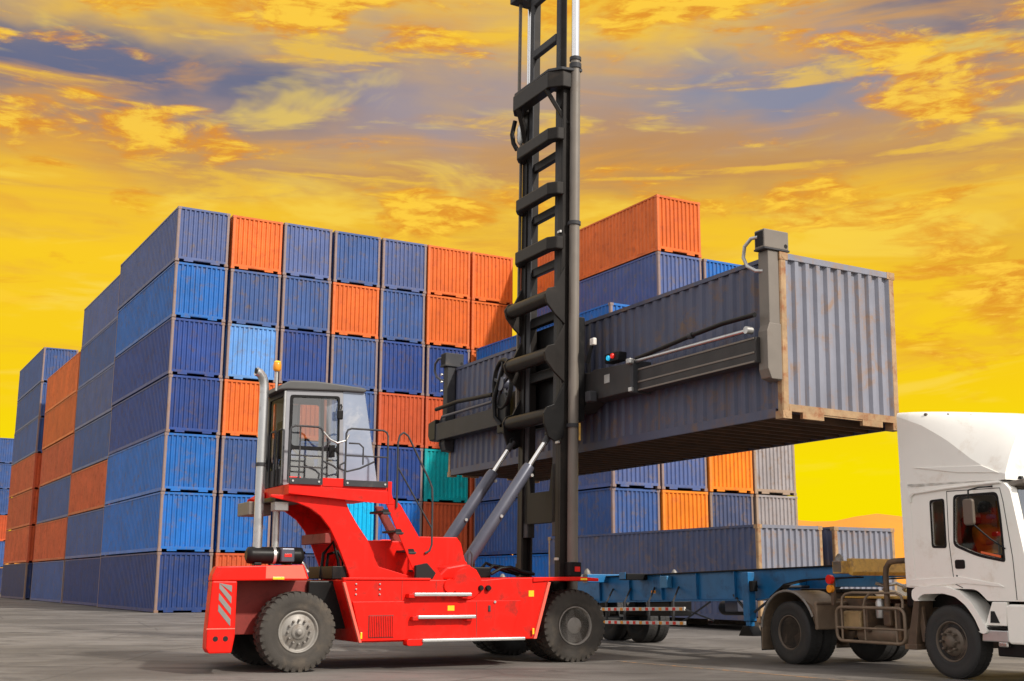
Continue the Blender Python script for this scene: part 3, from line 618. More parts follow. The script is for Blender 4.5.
# platform and cab
plat = hp('platform', MB().box(-.15, 1.56, .25, 2.0, 2.70, 2.875), RED, .015)
obj('platform_lip', MB().prism([(-.17, 2.72), (-.17, 2.985), (.02, 2.985), (.02, 2.72)], .235, .262), RED, plat, .006)
obj('platform_lip', MB().prism([(.38, 2.85), (.38, 2.985), (.74, 2.985), (.74, 2.85)], .235, .262), RED, plat, .006)
obj('platform_lip', MB().prism([(1.50, 2.86), (1.50, 2.97), (1.575, 2.97), (1.575, 2.66), (1.52, 2.62)], .232, .265), RED, plat, .006)
obj('platform_skirt', MB().prism([(-.16, 2.86), (1.57, 2.80), (1.62, 2.60), (1.5, 2.60), (.9, 2.64), (-.16, 2.715)], .238, .2495), RED, plat, .004)
obj('rear_bracket', MB().prism([(-.16, 2.69), (-.16, 2.82), (-.34, 2.70), (-.34, 2.62)], 1.55, 2.0), RED, plat, .01)
obj('control_box', MB().box(-.50, -.12, 1.3, 1.98, 2.42, 2.64), TAUPE, plat, .015)
obj('control_box', MB().box(-.28, -.06, .55, .80, 2.46, 2.66), ALU, plat, .012)
for u0, u1 in ((-.17, .36), (.74, 1.49)):
    tb = obj('toe_board', MB().box(u0, u1, .205, .232, 2.865, 2.965), DGREY, plat, .004)
    for u in (u0 + .05, u1 - .05): obj('bolt', MB().lathe([(.018, 0), (.018, .014)], (u, .205, 2.915), 'y', 6, 0, -1, False), ALU, tb)
CV0, CV1 = .65, 1.66
roofm = mat('cab_roof_grey', (0.075, 0.073, 0.072), 0.6, 0, 0.12, 4, (0.2, 0.17, 0.14), 0.4)
cabside = rpoly([(-.15, 2.88), (.88, 2.88), (.83, 4.46), (-.15, 4.42)], .03)
door_w = rpoly([(-.03, 3.52), (.76, 3.52), (.745, 4.34), (-.03, 4.31)], .05)
door_l = rpoly([(-.03, 2.98), (.78, 2.98), (.765, 3.46), (-.03, 3.46)], .05)
cabgrey = mat('cab_frame_grey', (0.27, 0.27, 0.29), 0.4, 0.1, 0.1, 3, GRIME, 0.25)
cab = hp('cab', MB().holed(cabside, [rpoly([(-.075, 2.93), (.80, 2.93), (.775, 4.385), (-.075, 4.35)], .05)], CV0, CV0 + .05), cabgrey, .004)
for nm, mb, m_, bv in (
    ('side_frame', MB().holed(cabside, [rpoly([(-.06, 3.3), (.78, 3.3), (.76, 4.36), (-.06, 4.33)], .05)], CV1 - .05, CV1), cabgrey, .004),
    ('rear_frame', MB().holed([(CV0 + .05, 2.88), (CV1 - .05, 2.88), (CV1 - .05, 4.42), (CV0 + .05, 4.42)], [rrect(CV0 + .12, CV1 - .12, 3.15, 4.34, .05)], -.15, -.11, 'x'), DGREY, .004),
    ('cab_floor', MB().box(-.14, 1.46, CV0 + .01, CV1 - .01, 2.875, 2.93), BLACK, .006),
    ('roof', MB().prism([(-.30, 4.40), (-.24, 4.50), (-.10, 4.575), (.35, 4.60), (.80, 4.575), (1.20, 4.55), (1.24, 4.50), (1.20, 4.47), (.86, 4.47), (-.15, 4.425)], CV0 - .05, CV1 + .05), roofm, .025),
    ('front_pillar', MB().beam((.85, CV0 + .03, 2.90), (.80, CV0 + .03, 4.47), .055, .055), BLACK, .006),
    ('front_pillar', MB().beam((.85, CV1 - .03, 2.90), (.80, CV1 - .03, 4.47), .055, .055), BLACK, .006),
    ('front_sill', MB().box(1.44, 1.50, CV0, CV1, 2.88, 2.98), DGREY, .006)):
    obj(nm, mb, m_, cab, bv)
door = obj('door', MB().holed(rpoly([(-.072, 2.935), (.797, 2.935), (.772, 4.38), (-.072, 4.345)], .05), [door_w, door_l], CV0 - .02, CV0 + .02), BLACK, cab, .004)
pane = lambda nm, mb, m_: obj(nm, mb, m_, cab)
pane('door_pane', MB().prism(door_w, CV0 + .012, CV0 + .018), GLASSC); pane('door_pane', MB().prism(door_l, CV0 + .012, CV0 + .018), GLASSP)
pane('rear_pane', MB().prism(rrect(CV0 + .12, CV1 - .12, 3.15, 4.34, .05), -.132, -.126, 'x'), GLASSR)
pane('far_pane', MB().prism(rpoly([(-.06, 3.3), (.78, 3.3), (.76, 4.36), (-.06, 4.33)], .05), CV1 - .03, CV1 - .024), GLASSC)
reflect_pale = mat('pale_reflection_glazing', (0.27, 0.31, 0.40), 0.18, 0, 0.12, 1.5, (0.45, 0.46, 0.48), 0.5, 2.0)  # opaque near pane, pale sky reflection painted into its colour
pane('front_side_pane', MB().prism([(.885, 2.90), (1.49, 2.90), (1.215, 4.47), (.835, 4.47)], CV0 + .01, CV0 + .018), reflect_pale)
pane('front_side_pane', MB().prism([(.885, 2.90), (1.49, 2.90), (1.215, 4.47), (.835, 4.47)], CV1 - .018, CV1 - .01), GLASSP)
pane('windscreen', MB().prism([(1.49, 2.90), (1.498, 2.90), (1.223, 4.47), (1.215, 4.47)], CV0 + .012, CV1 - .012), GLASSC)
obj('reflection_panel', MB().box(-.02, .36, CV1 - .08, CV1 - .07, 3.55, 4.33), PANELW, cab, .003); obj('reflection_frame', MB().box(.36, .40, CV1 - .085, CV1 - .065, 3.3, 4.36), cabgrey, cab, .003)  # pale panel added to imitate the whitish reflection in the door window
seat = obj('seat', MB().box(.0, .48, .95, 1.40, 3.22, 3.36).box(-.06, .06, .95, 1.40, 3.36, 3.98).box(.1, .36, 1.08, 1.28, 2.93, 3.22), SEATM, cab, .04, 3)
obj('steering_wheel', MB().tube([(1.02 + .10 * math.sin(a) * .6, 1.17 + .19 * math.cos(a), 3.62 + .16 * math.sin(a)) for a in [2 * math.pi * k / 16 for k in range(16)]], .016, 6, 0, True), BLACK, cab); obj('steering_column', MB().beam((1.05, 1.17, 3.60), (1.25, 1.17, 2.95), .07, .07), BLACK, cab)
obj('mirror', MB().box(.70, .80, CV0 - .13, CV0 - .08, 3.98, 4.14), BLACK, cab, .02); obj('mirror_arm', MB().tube([(.80, CV0, 4.25), (.78, CV0 - .1, 4.2), (.75, CV0 - .1, 4.1)], .012, 6), BLACK, cab)
obj('yellow_hose', MB().tube([(.0, CV0 + .10, 3.50), (.12, CV0 + .09, 3.40), (.32, CV0 + .08, 3.33), (.52, CV0 + .08, 3.36), (.70, CV0 + .08, 3.30)], .018, 6), YEL, cab)
obj('door_handle', MB().box(.60, .70, CV0 - .06, CV0 - .03, 3.36, 3.56), BLACK, cab, .01)
obj('vertical_rail', MB().tube([(-.165, CV0 - .02, 2.9), (-.165, CV0 - .02, 4.40)], .02, 8), ALU, cab)
bc = hp('beacon', MB().lathe([(.04, 0), (.055, .015), (.065, .04), (.065, .11), (.055, .15), (.03, .172), (.001, .176)], (-.30, CV0 + .05, 4.72), 'z', 20), ORANGEL, 0, label='orange beacon above the cab roof')
obj('beacon_stem', MB().tube([(-.30, CV0 + .05, 4.40), (-.30, CV0 + .05, 4.73)], .022, 8), ALU, bc); obj('beacon_top', MB().lathe([(.058, 0), (.045, .025), (.001, .032)], (-.30, CV0 + .05, 4.868), 'z', 16), YELL, bc)
# handrails
def rail(pts, r=.017, m_=None, name='handrail'): return hp(name, MB().tube(pts, r, 8), m_ or DGREY, 0)
vR = .215
def panelrail(u0, u1, zt, bars, posts):
    c_ = .09; top = [(u0, vR, 2.88), (u0, vR, zt - c_), (u0 + c_ * .3, vR, zt - c_ * .3), (u0 + c_, vR, zt), (u1 - c_, vR, zt), (u1 - c_ * .3, vR, zt - c_ * .3), (u1, vR, zt - c_), (u1, vR, 2.88)]
    rail(top)
    for z in bars: rail([(u0, vR, z), (u1, vR, z)], .013)
    for u in posts: rail([(u, vR, 2.88), (u, vR, zt)], .013)
panelrail(-.19, .36, 3.79, (3.32, 3.14), (-.02,)); panelrail(.75, 1.48, 3.80, (3.36,), ())
rail([(.36, vR, 3.72), (.48, vR, 3.60), (.60, vR, 3.55), (.75, vR, 3.60), (.80, vR, 3.70)], .016, ALU); rail([(.36, vR, 3.25), (.55, vR, 3.18), (.62, vR, 3.12), (.60, vR, 3.02)], .016)
rail([(.75, vR, 3.25), (.66, vR, 3.20), (.66, vR, 3.14), (.78, vR, 3.10), (1.0, vR, 3.16), (1.25, vR, 3.28)], .015)
rail([(.80, vR, 3.56), (.98, vR, 3.56), (1.05, vR, 3.50), (1.05, vR, 3.22)], .014)
for u, v0 in ((-.17, .9), (-.17, 1.35), (-.17, 1.95)):
    rail([(u, v0, 2.88), (u, v0, 3.72), (u, v0 - .05, 3.78), (u, v0 - .25, 3.79), (u, v0 - .30, 3.74), (u, v0 - .30, 2.88)], .017)
hp('work_lamp', MB().box(-.30, -.20, 1.5, 1.72, 3.22, 3.42), TAUPE, .03); hp('lamp_bracket', MB().tube([(-.24, 1.62, 2.9), (-.24, 1.62, 3.22)], .02, 6), BLACK, 0)
# stair
st = hp('stair', MB().prism([(1.46, 2.66), (1.60, 2.70), (1.74, 2.60), (2.56, 1.36), (2.10, 1.36), (2.0, 1.52)], .245, .275), RED, .008)
obj('stair_side', MB().prism([(1.50, 2.60), (1.66, 2.60), (2.44, 1.40), (2.20, 1.40)], .82, .85), INRED, st, .006)
for k in range(4):
    u, z = 1.42 + k * .232, 2.50 - k * .315
    tr_ = obj('tread', MB().box(u, u + .22, .28, .82, z - .035, z), DGREY, st, .004); obj('tread_recess', MB().prism(rpoly([(u + .02, z - .07), (u + .14, z - .07), (u + .10, z + .02), (u + .0, z + .02)], .02), .240, .2445), VOID, st)
    obj('tread_nosing', MB().box(u + .01, u + .15, .236, .243, z - .055, z - .030), DGREY, tr_, .002)
sr = [(1.66, .22, 2.55), (1.66, .22, 3.62), (1.69, .22, 3.74), (1.76, .22, 3.79), (1.84, .22, 3.74), (2.22, .22, 3.05), (2.29, .22, 2.90), (2.30, .22, 2.72), (2.30, .22, 1.96), (2.26, .22, 1.86), (2.18, .22, 1.82)]
rail(sr, .018); rail([(1.66, .22, 3.22), (2.30, .22, 2.22)], .015)
# frame plates in front of the stair that carry the tilt cylinders
shield = [(2.05, 1.38), (2.20, 2.06), (2.42, 2.12), (3.12, 2.12), (3.20, 2.02), (3.28, 1.72), (3.40, 1.62), (3.44, 1.38)]
for v0 in (.98, 1.40, 2.70, 3.12): hp('frame_plate', MB().prism(shield, v0, v0 + .06), RED, .012)
hp('frame_boss', MB().lathe([(.27, 0), (.25, .03)], (2.86, .03, 1.33), 'y', 28, 0, -1), RED, .004); hp('frame_boss', MB().lathe([(.12, 0), (.11, .03)], (2.55, .025, 1.29), 'y', 20, 0, -1), RED, 0)
hp('shield_cover', MB().prism([(2.40, 1.40), (2.62, 1.60), (2.98, 1.66), (3.18, 1.56), (3.28, 1.40)], .30, .9), RED, .03)
hp('valve_block', MB().box(3.5, 3.95, 1.3, 2.6, 1.43, 1.62), BLACK, .02); hp('guard_loop', MB().tube([(3.10, .5, 1.42), (3.10, .5, 1.82), (3.14, .5, 1.88), (3.18, .5, 1.82), (3.18, .5, 1.42)], .014, 6), DGREY, 0)
for k in range(3): hp('hydraulic_hose', MB().tube([(3.9, 1.2 + k * .3, 1.5), (4.1, 1.2 + k * .3, 1.60 + .05 * k), (4.3, 1.2 + k * .3, 1.62), (4.5, 1.2 + k * .3, 1.55), (4.8, 1.25 + k * .3, 1.5)], .03, 8), BLACK, 0)
hp('stub_step', MB().prism([(2.0, 1.40), (2.0, 1.62), (2.2, 1.66), (2.36, 1.50), (2.3, 1.40)], .16, .24), VOID, .01)
# mast (everything on it leans forward a little)
PIV = Vector((5.40, VC, 1.30)); MT = R(.85)
def mpart(name, mb, m_, parent=None, bevel=.008):
    if parent is None:
        o = obj(name, mb, m_, HR, bevel); o.data.transform(Matrix.Translation(-PIV)); o.location = PIV; o.rotation_euler = (0, MT, 0); return o
    o = obj(name, mb, m_, parent, bevel); o.data.transform(Matrix.Translation(-PIV)); return o
TOPO, TOPI = 11.35, 17.2
mast = mpart('mast', MB().box(5.27, 5.52, 1.14, 1.20, 1.0, TOPO).box(5.27, 5.31, 1.20, 1.33, 1.0, TOPO).box(5.48, 5.52, 1.20, 1.33, 1.0, TOPO)
             .box(5.27, 5.52, 2 * VC - 1.20, 2 * VC - 1.14, 1.0, TOPO).box(5.27, 5.31, 2 * VC - 1.33, 2 * VC - 1.20, 1.0, TOPO).box(5.48, 5.52, 2 * VC - 1.33, 2 * VC - 1.20, 1.0, TOPO), MASTM)
for s in (1.36, 2 * VC - 1.36):
    a, b = (s, s + .13) if s < VC else (s - .13, s)
    mpart('inner_rail', MB().box(5.32, 5.47, a, b, 2.2, TOPI), MASTM, mast); mpart('inner_rail_flange', MB().box(5.30, 5.33, a - .01, b + .01, 2.2, TOPI), DGREY, mast)
for s in (1.04, 2 * VC - 1.04):
    cyl_ = mpart('lift_cylinder', MB().lathe([(.10, 1.1), (.10, 11.62)], (5.48, s, 0), 'z', 20), TAUPE if s < VC else MASTM, mast, 0)
    mpart('cylinder_collar', MB().lathe([(.122, 0), (.122, .10)], (5.48, s, 11.40), 'z', 20).lathe([(.118, 0), (.118, .07)], (5.48, s, 11.57), 'z', 20), DGREY, mast, .006)
    mpart('chrome_rod', MB().lathe([(.078, 11.6), (.078, TOPI)], (5.48, s, 0), 'z', 20), CHROME, mast, 0)
    for z in (4.2, 8.15): mpart('cylinder_clamp', MB().lathe([(.125, 0), (.125, .07)], (5.48, s, z), 'z', 18).box(5.38, 5.47, s - .04 if s < VC else s - .1, s + .1 if s < VC else s + .04, z, z + .07), DGREY, mast, 0)
    mpart('cylinder_foot', MB().box(5.36, 5.60, s - .13, s + .13, 1.46, 1.72), BLACK, mast, .02)
mpart('red_reflector', MB().box(5.45, 5.56, .895, .908, 1.55, 1.64), REDL, mast, .003)
mpart('reflector', MB().box(5.53, 5.57, .915, .923, 3.95, 4.28), YEL, mast, .003)
# upper cross members of the outer mast: bent box section, with the inner mast's rung behind each
for z in (7.66, 8.77, 9.90):
    poly = [(1.10, 0), (1.10, .0)]
    mb = MB(); pts = [(5.30, 1.12), (5.14, 1.14), (5.02, 1.32), (5.02, 2 * VC - 1.34), (5.14, 2 * VC - 1.18), (5.30, 2 * VC - 1.12), (5.30, 2 * VC - 1.24), (5.20, 2 * VC - 1.40), (5.20, 1.40), (5.30, 1.24)]
    mb.prism(pts, z, z + .26, 'z'); mpart('cross_member', mb, MASTM, mast, .025)
    mpart('inner_rung', MB().box(5.34, 5.45, 1.49, 2 * VC - 1.49, z - .26, z - .08), MASTM, mast, .02)
for z in (12.15, 13.35, 14.5): mpart('inner_rung', MB().box(5.28, 5.40, 1.49, 2 * VC - 1.49, z, z + .17), DGREY, mast, .02)
# mast head
mb = MB(); pts = [(5.55, 1.02), (5.20, 1.04), (4.98, 1.26), (4.96, 2 * VC - 1.26), (5.10, 2 * VC - 1.04), (5.55, 2 * VC - 1.02), (5.55, 2 * VC - 1.36), (5.2, 2 * VC - 1.40), (5.2, 1.40), (5.55, 1.36)]
mb.prism(pts, 10.98, 11.32, 'z'); mpart('head_beam', mb, MASTM, mast, .02); mpart('head_plate', MB().prism([(5.58, .93), (5.16, 1.02), (4.98, 1.26), (4.98, 2 * VC - 1.28), (5.10, 2 * VC - 1.02), (5.58, 2 * VC - .93), (5.58, 2 * VC - 1.2), (5.25, 2 * VC - 1.4), (5.25, 1.4), (5.58, 1.2)], 11.32, 11.38, 'z'), DGREY, mast, .01)
mpart('head_brace', MB().beam((5.02, 1.40, 11.0), (5.38, 1.17, 10.25), .10, .08), MASTM, mast, .01); mpart('head_brace', MB().beam((5.02, 2 * VC - 1.40, 11.0), (5.38, 2 * VC - 1.17, 10.25), .10, .08), MASTM, mast, .01)
mpart('head_lamp', MB().lathe([(.04, 0), (.07, .06), (.07, .34), (.04, .42)], (5.22, 2 * VC - 1.12, 10.36), 'z', 14), ALU, mast, 0)
mpart('hose_bundle', MB().tube([(5.15, 2 * VC - 1.0, 10.9), (5.10, 2 * VC - .97, 10.6), (5.12, 2 * VC - 1.0, 10.4), (5.18, 2 * VC - 1.05, 10.25)], .05, 8), BLACK, mast, 0)
mpart('lift_chain', MB().box(5.16, 5.23, 2 * VC - 1.10, 2 * VC - 1.06, 11.35, 13.55), TAUPE, mast, .01); mpart('lift_chain', MB().box(5.20, 5.26, 2 * VC - 1.16, 2 * VC - 1.12, 4.3, 10.4), TAUPE, mast, .005)
mpart('chain_head', MB().box(5.0, 5.55, 2 * VC - 1.3, 2 * VC - .95, 13.55, 13.75), DGREY, mast, .02)
for z in (5.25, 10.0, 8.0, 3.9, 1.75): mpart('pipe_clip', MB().box(5.225, 5.262, 1.15, 1.27, z, z + .05), ALU, mast, .004)
# lower arms: round tubes between gusset plates
for k, z in enumerate((4.42, 5.58, 6.70)):
    tz = z
    mpart('arm_tube', MB().lathe([(.14, 0), (.14, 1.60)], (5.04, 1.16, tz), 'y', 20), MASTM if k else BLACK, mast, 0)
    for s in (1.10, 2 * VC - 1.22):
        gp = [(5.32, tz + .62), (5.10, tz + .19), (4.96, tz + .15), (4.88, tz + .02), (4.92, tz - .14), (5.10, tz - .34), (5.32, tz - .52)]
        if k == 0: gp = [(5.32, tz + .62), (5.10, tz + .20), (4.95, tz + .14), (4.88, tz + .02), (4.90, tz - .18), (4.99, tz - .42), (5.14, tz - .50), (5.32, tz - .40)]
        mpart('gusset_plate', MB().prism(gp, s, s + .06), MASTM if k else BLACK, mast, .008)
    if k: mpart('inner_rung', MB().box(5.32, 5.46, 1.49, 2 * VC - 1.49, z - .36, z - .16), BLACK, mast, .02)
mpart('lower_plate', MB().prism([(1.33, 2.45), (1.33, 3.55), (1.52, 3.55), (1.62, 3.05), (2 * VC - 1.62, 3.05), (2 * VC - 1.52, 3.55), (2 * VC - 1.33, 3.55), (2 * VC - 1.33, 2.45)], 5.30, 5.38, 'x'), BLACK, mast, .01)
mpart('base_beam', MB().box(5.28, 5.5, 1.2, 2 * VC - 1.2, 1.05, 1.42), BLACK, mast, .02)
# tilt cylinders
for v in (1.25, 2 * VC - 1.25):
    p0, p1 = Vector((3.36, v, 1.58)), Vector((5.16, v, 4.10)); d = (p1 - p0)
    tcyl = hp('tilt_cylinder', MB().tube([p0 + d * .03, p0 + d * .06, p0 + d * .72, p0 + d * .745], [.09, .115, .115, .10], 18), CYL, 0)
    obj('rod', MB().tube([p0 + d * .73, p0 + d * .95], .045, 12), CHROME, tcyl); obj('rod_eye', MB().lathe([(.09, -.05), (.09, .05)], p1 - d * .01, 'y', 16), BLACK, tcyl); obj('rod_neck', MB().tube([p0 + d * .92, p0 + d * .99], .062, 10), DGREY, tcyl)
    obj('base_eye', MB().lathe([(.13, -.09), (.13, .09)], p0, 'y', 16), DGREY, tcyl); obj('port', MB().lathe([(.03, 0), (.03, .08)], p0 + d * .70 + Vector((.10, 0, -.06)), 'y', 8, 0, -1), ALU, tcyl)
    obj('port', MB().lathe([(.03, 0), (.03, .05)], p0 + d * .38 + Vector((.02, -.09, -.02)), 'y', 8, 0, -1), ALU, tcyl)
# carriage and spreader
PS = Vector((6.24, -4.026, 3.835))
def rel(v): return v - 4.026
spr = mpart('spreader', MB().box(5.56, 5.74, 1.05, 2 * VC - 1.05, 4.35, 6.35).box(5.74, 5.95, 1.3, 2 * VC - 1.3, 4.6, 5.3), BLACK, None, .02)
def sp(name, mb, m_, bevel=.012): return mpart(name, mb, m_, spr, bevel)
# fixed centre housing
sp('centre_housing', MB().prism([(rel(3.52), 4.72), (rel(5.0), 4.72), (rel(5.35), 4.56), (rel(8.8), 4.56), (rel(8.8), 5.34), (rel(5.55), 5.34), (rel(5.0), 5.26), (rel(4.85), 5.30), (rel(3.52), 5.24)], 5.80, 6.16, 'x'), SPGREY, .015)
sp('housing_collar', MB().box(5.78, 6.18, rel(3.50), rel(3.60), 4.68, 5.27), DGREY, .01); sp('data_plate', MB().box(5.792, 5.799, rel(4.30), rel(4.48), 4.98, 5.14), ALU, .002)
sp('housing_bolt', MB().box(5.70, 5.80, rel(3.48), rel(3.62), 5.20, 5.30), ALU, .02); sp('housing_bolt', MB().box(5.74, 5.80, rel(3.50), rel(3.60), 4.70, 4.78), ALU, .01)
# telescopic beams
sp('telescopic_beam', MB().box(5.88, 6.12, rel(.22), rel(3.6), 4.71, 5.12), SPGREY, .012); sp('beam_rib', MB().box(5.868, 5.879, rel(.25), rel(3.48), 4.86, 4.89), TAUPE, .003); sp('beam_rib', MB().box(5.868, 5.879, rel(.25), rel(3.48), 4.715, 4.745), TAUPE, .003)
sp('beam_rib', MB().box(5.868, 5.879, rel(.25), rel(3.48), 5.085, 5.115), TAUPE, .003)
sp('telescopic_beam', MB().box(5.86, 6.12, rel(8.7), rel(12.45), 4.70, 5.11), mat('dark_beam_paint', (0.035, 0.035, 0.042), 0.4, 0.1, 0.15, 2, (0.06, 0.05, 0.045), 0.3, spec=0.12), .012)
sp('beam_end_cap', MB().prism([(rel(12.2), 4.72), (rel(12.52), 4.72), (rel(12.62), 4.85), (rel(12.62), 5.16), (rel(12.2), 5.22)], 5.84, 6.14, 'x'), BLACK, .02)
# extension rods and hoses
sp('extension_rod', MB().tube([(5.86, rel(.40), 5.24), (5.86, rel(3.55), 5.26)], .035, 10), STEEL, 0); sp('extension_rod', MB().tube([(5.86, rel(11.8), 5.24), (5.86, rel(9.2), 5.26)], .035, 10), CYL, 0)
sp('rod_end', MB().lathe([(.06, -.06), (.06, .06)], (5.86, rel(.36), 5.24), 'x', 12), ALU, 0)
sp('hydraulic_hose', MB().tube([(5.86, rel(.2), 5.46), (5.86, rel(1.0), 5.47), (5.85, rel(1.85), 5.42), (5.85, rel(2.6), 5.36), (5.86, rel(3.5), 5.30)], .04, 8), BLACK, 0); sp('hose_clip', MB().lathe([(.055, -.05), (.055, .05)], (5.85, rel(1.85), 5.42), 'y', 10), DGREY, 0)
sp('hydraulic_hose', MB().tube([(5.86, rel(12.2), 5.46), (5.86, rel(11.0), 5.50), (5.86, rel(10.2), 5.46), (5.86, rel(9.2), 5.42)], .05, 8), BLACK, 0)
# hose reel beside the mast
rc = Vector((5.62, rel(8.25), 5.50))
reel = sp('hose_reel', MB().tube([rc + Vector((0, .40 * math.cos(a), .52 * math.sin(a))) for a in [2 * math.pi * k / 20 for k in range(20)]], .05, 8, 0, True), BLACK, 0)
mb = MB()
for k in range(5): a = 2 * math.pi * k / 5 + .3; mb.beam(rc, rc + Vector((0, .40 * math.cos(a), .52 * math.sin(a))), .06, .06)
sp('reel_spokes', mb, DGREY, .006); sp('reel_hub', MB().lathe([(.15, -.06), (.15, .08)], rc, 'x', 16), CYL, 0); sp('reel_stand', MB().box(5.60, 5.72, rc.y - .2, rc.y + .2, 4.45, 5.3), BLACK, .02)
sp('hydraulic_hose', MB().tube([(5.6, rc.y - .1, 5.9), (5.55, rc.y + .25, 5.2), (5.55, rc.y + .2, 4.8), (5.58, rc.y - .05, 4.6)], .05, 8), BLACK, 0)
# end posts that clamp the corner castings
for v0, v1, s in ((.03, .27, 1), (11.92, 12.16, -1)):
    vs0, vs1 = rel(v0), rel(v1); m_ = TAUPE if s > 0 else DGREY
    sp('end_post', MB().prism([(6.01, 6.50), (6.01, 5.3), (5.97, 5.2), (5.97, 4.60), (6.01, 4.46), (6.20, 4.42), (6.225, 4.50), (6.225, 6.50)], vs0, vs1), m_, .015)
    sp('post_cheek', MB().prism([(5.94, 5.18), (5.99, 5.32), (6.22, 5.32), (6.22, 4.44), (6.01, 4.44), (5.94, 4.60)], (vs0 - .02) if s > 0 else vs1 - .02, vs0 if s > 0 else vs1 + .02), m_, .01)
    a, b = (vs0 - .02, vs1 - .02) if s > 0 else (vs0 - .03, vs1 + .02)
    sp('post_head', MB().box(5.93, 6.42, a, b, 6.525, 6.83), m_, .015); sp('head_slot', MB().box(5.922, 5.93, a + .03, b - .03, 6.56, 6.80), VOID, .004); sp('head_flange', MB().box(5.92, 6.43, a - .012, b + .012, 6.50, 6.53), DGREY, .006)
    sp('head_hole', MB().lathe([(.035, 0), (.035, .006)], (6.36, a - .004, 6.59), 'y', 10), VOID, 0)
    hc = vs1 if s > 0 else vs1 + .06
    sp('hydraulic_hose', MB().tube([(5.94, hc - .10, 6.72), (5.90, hc + .02, 6.72), (5.88, hc + .16, 6.62), (5.89, hc + .21, 6.45), (5.92, hc + .16, 6.30), (5.98, hc + .02, 6.20), (6.03, hc - .1, 6.18)], .03, 8), ALU if s > 0 else CYL, 0)
for z in (5.9, 6.12, 6.3): sp('post_bolt', MB().lathe([(.03, 0), (.03, .04)], (5.93, rel(12.04), z), 'x', 8, 0, -1), ALU, 0)
sp('signal_box', MB().box(5.78, 5.98, rel(4.0), rel(4.45), 5.35, 5.52), BLACK, .012); sp('signal_lamp', MB().lathe([(.05, 0), (.045, .03)], (5.778, rel(4.30), 5.43), 'x', 12, 0, -1), emit('cyan_signal', (0.02, 0.45, 0.75), 0.6), 0)
sp('signal_lamp', MB().lathe([(.05, 0), (.045, .03)], (5.778, rel(4.16), 5.45), 'x', 12, 0, -1), emit('red_signal', (0.75, 0.02, 0.01), 0.5), 0)
hp('work_lamp', MB().box(5.70, 5.78, .58, .72, 5.72, 5.86), WHITEW, .02); hp('lamp_bracket', MB().beam((5.70, .80, 5.4), (5.72, .66, 5.72), .05, .05), BLACK, .004)
hp('sensor_box', MB().box(5.66, 5.82, .66, .84, 4.66, 4.86), DGREY, .02)

# ------------------------------------------------------------------ white tractor truck; frame: x forward (towards the camera), y to its left, visible right side at y=0
T_O = gpt(8.14, 0, 0); T_A = A_H - math.pi / 2
def place(o): o.location = T_O; o.rotation_euler = (0, 0, T_A); return o
TR = place(empty('tractor_truck', T_O)); tag(TR, 'white tractor truck with tall roof fairing at the right edge', 'truck')
def tp(name, mb, m, bevel=.01, parent=None, seg=2): return obj(name, mb, m, parent or TR, bevel, seg)
TW = 2.36; BROWNC = (0.10, 0.06, 0.03)
wheel(TR, 5.25, .02, .537, .29, 1, 'truckfront', RIMD, RUBBERB); wheel(TR, 5.25, TW - .02, .537, .29, -1, 'truckfront', RIMD, RUBBERB)
for y0, sg in ((.0, 1), (.32, 1), (TW, -1), (TW - .32, -1)): wheel(TR, 1.74, y0, .537, .29, sg, 'truckrear', RIMD, RUBBERB)
tp('axle', MB().lathe([(.12, 0), (.12, 1.5)], (1.74, .45, .53), 'y', 14).lathe([(.05, -.16), (.2, -.12), (.24, 0), (.2, .12), (.05, .16)], (1.74, 1.18, .53), 'y', 16), BROWNM, 0); tp('axle', MB().box(5.17, 5.33, .3, 2.05, .42, .58), BROWNM)
for y in (.72, 1.58): tp('frame_rail', MB().box(.95, 6.4, y - .04, y + .04, .86, 1.10), BROWNM, .01)
for x in (1.1, 2.4, 3.2, 4.2): tp('frame_cross', MB().box(x, x + .12, .76, 1.54, .88, 1.06), BROWNM, .01)
tp('propshaft', MB().tube([(1.74, 1.18, .58), (4.4, 1.18, .80)], .06, 10), BROWNM, 0)
tp('engine', MB().box(4.35, 6.2, .82, 1.54, .62, 1.28), BROWNM, .04)
# fifth wheel
fwp = tp('fifth_wheel', MB().prism(rpoly([(1.25, .72), (2.25, .72), (2.25, 1.64), (1.25, 1.64), (.95, 1.40), (1.35, 1.22), (1.35, 1.14), (.95, .96)], .05), 1.20, 1.26, 'z'), BLACK, .01)
obj('mount', MB().box(1.5, 2.1, .74, 1.62, 1.10, 1.20), BROWNM, fwp, .01)
# rear mudguards
def guard_mb(y0, y1):
    c = (1.74, .537); Ro, Ri = .70, .675
    out = [(1.03, .22)] + [(c[0] + Ro * math.cos(R(a)), c[1] + Ro * math.sin(R(a))) for a in range(175, 24, -10)] + [(2.42, .98), (2.46, .60)]
    inn = [(2.435, .60), (2.395, .96)] + [(c[0] + Ri * math.cos(R(a)), c[1] + Ri * math.sin(R(a))) for a in range(25, 176, 10)] + [(1.055, .22)]
    return MB().prism(out + inn, y0, y1)
for y0, y1 in ((-.03, .66), (TW - .66, TW + .03)):
    gm = tp('mudguard', guard_mb(y0, y1), FENDM, .006)
    obj('mudguard_lip', MB().tube([(1.74 + .69 * math.cos(R(a)), y0 if y0 < 1 else y1, .537 + .69 * math.sin(R(a))) for a in range(175, 20, -8)], .022, 8), RIM, gm); obj('mud_flap', MB().box(.995, 1.02, y0 + .02, y1 - .02, .20, .78), RUBBERB, gm, .006)
tp('mudguard_front', MB().box(2.40, 2.47, -.02, .66, .60, 1.06), FENDM, .02); tp('mudguard_bead', MB().box(2.465, 2.48, -.02, .66, 1.0, 1.03), BROWNM, .004)
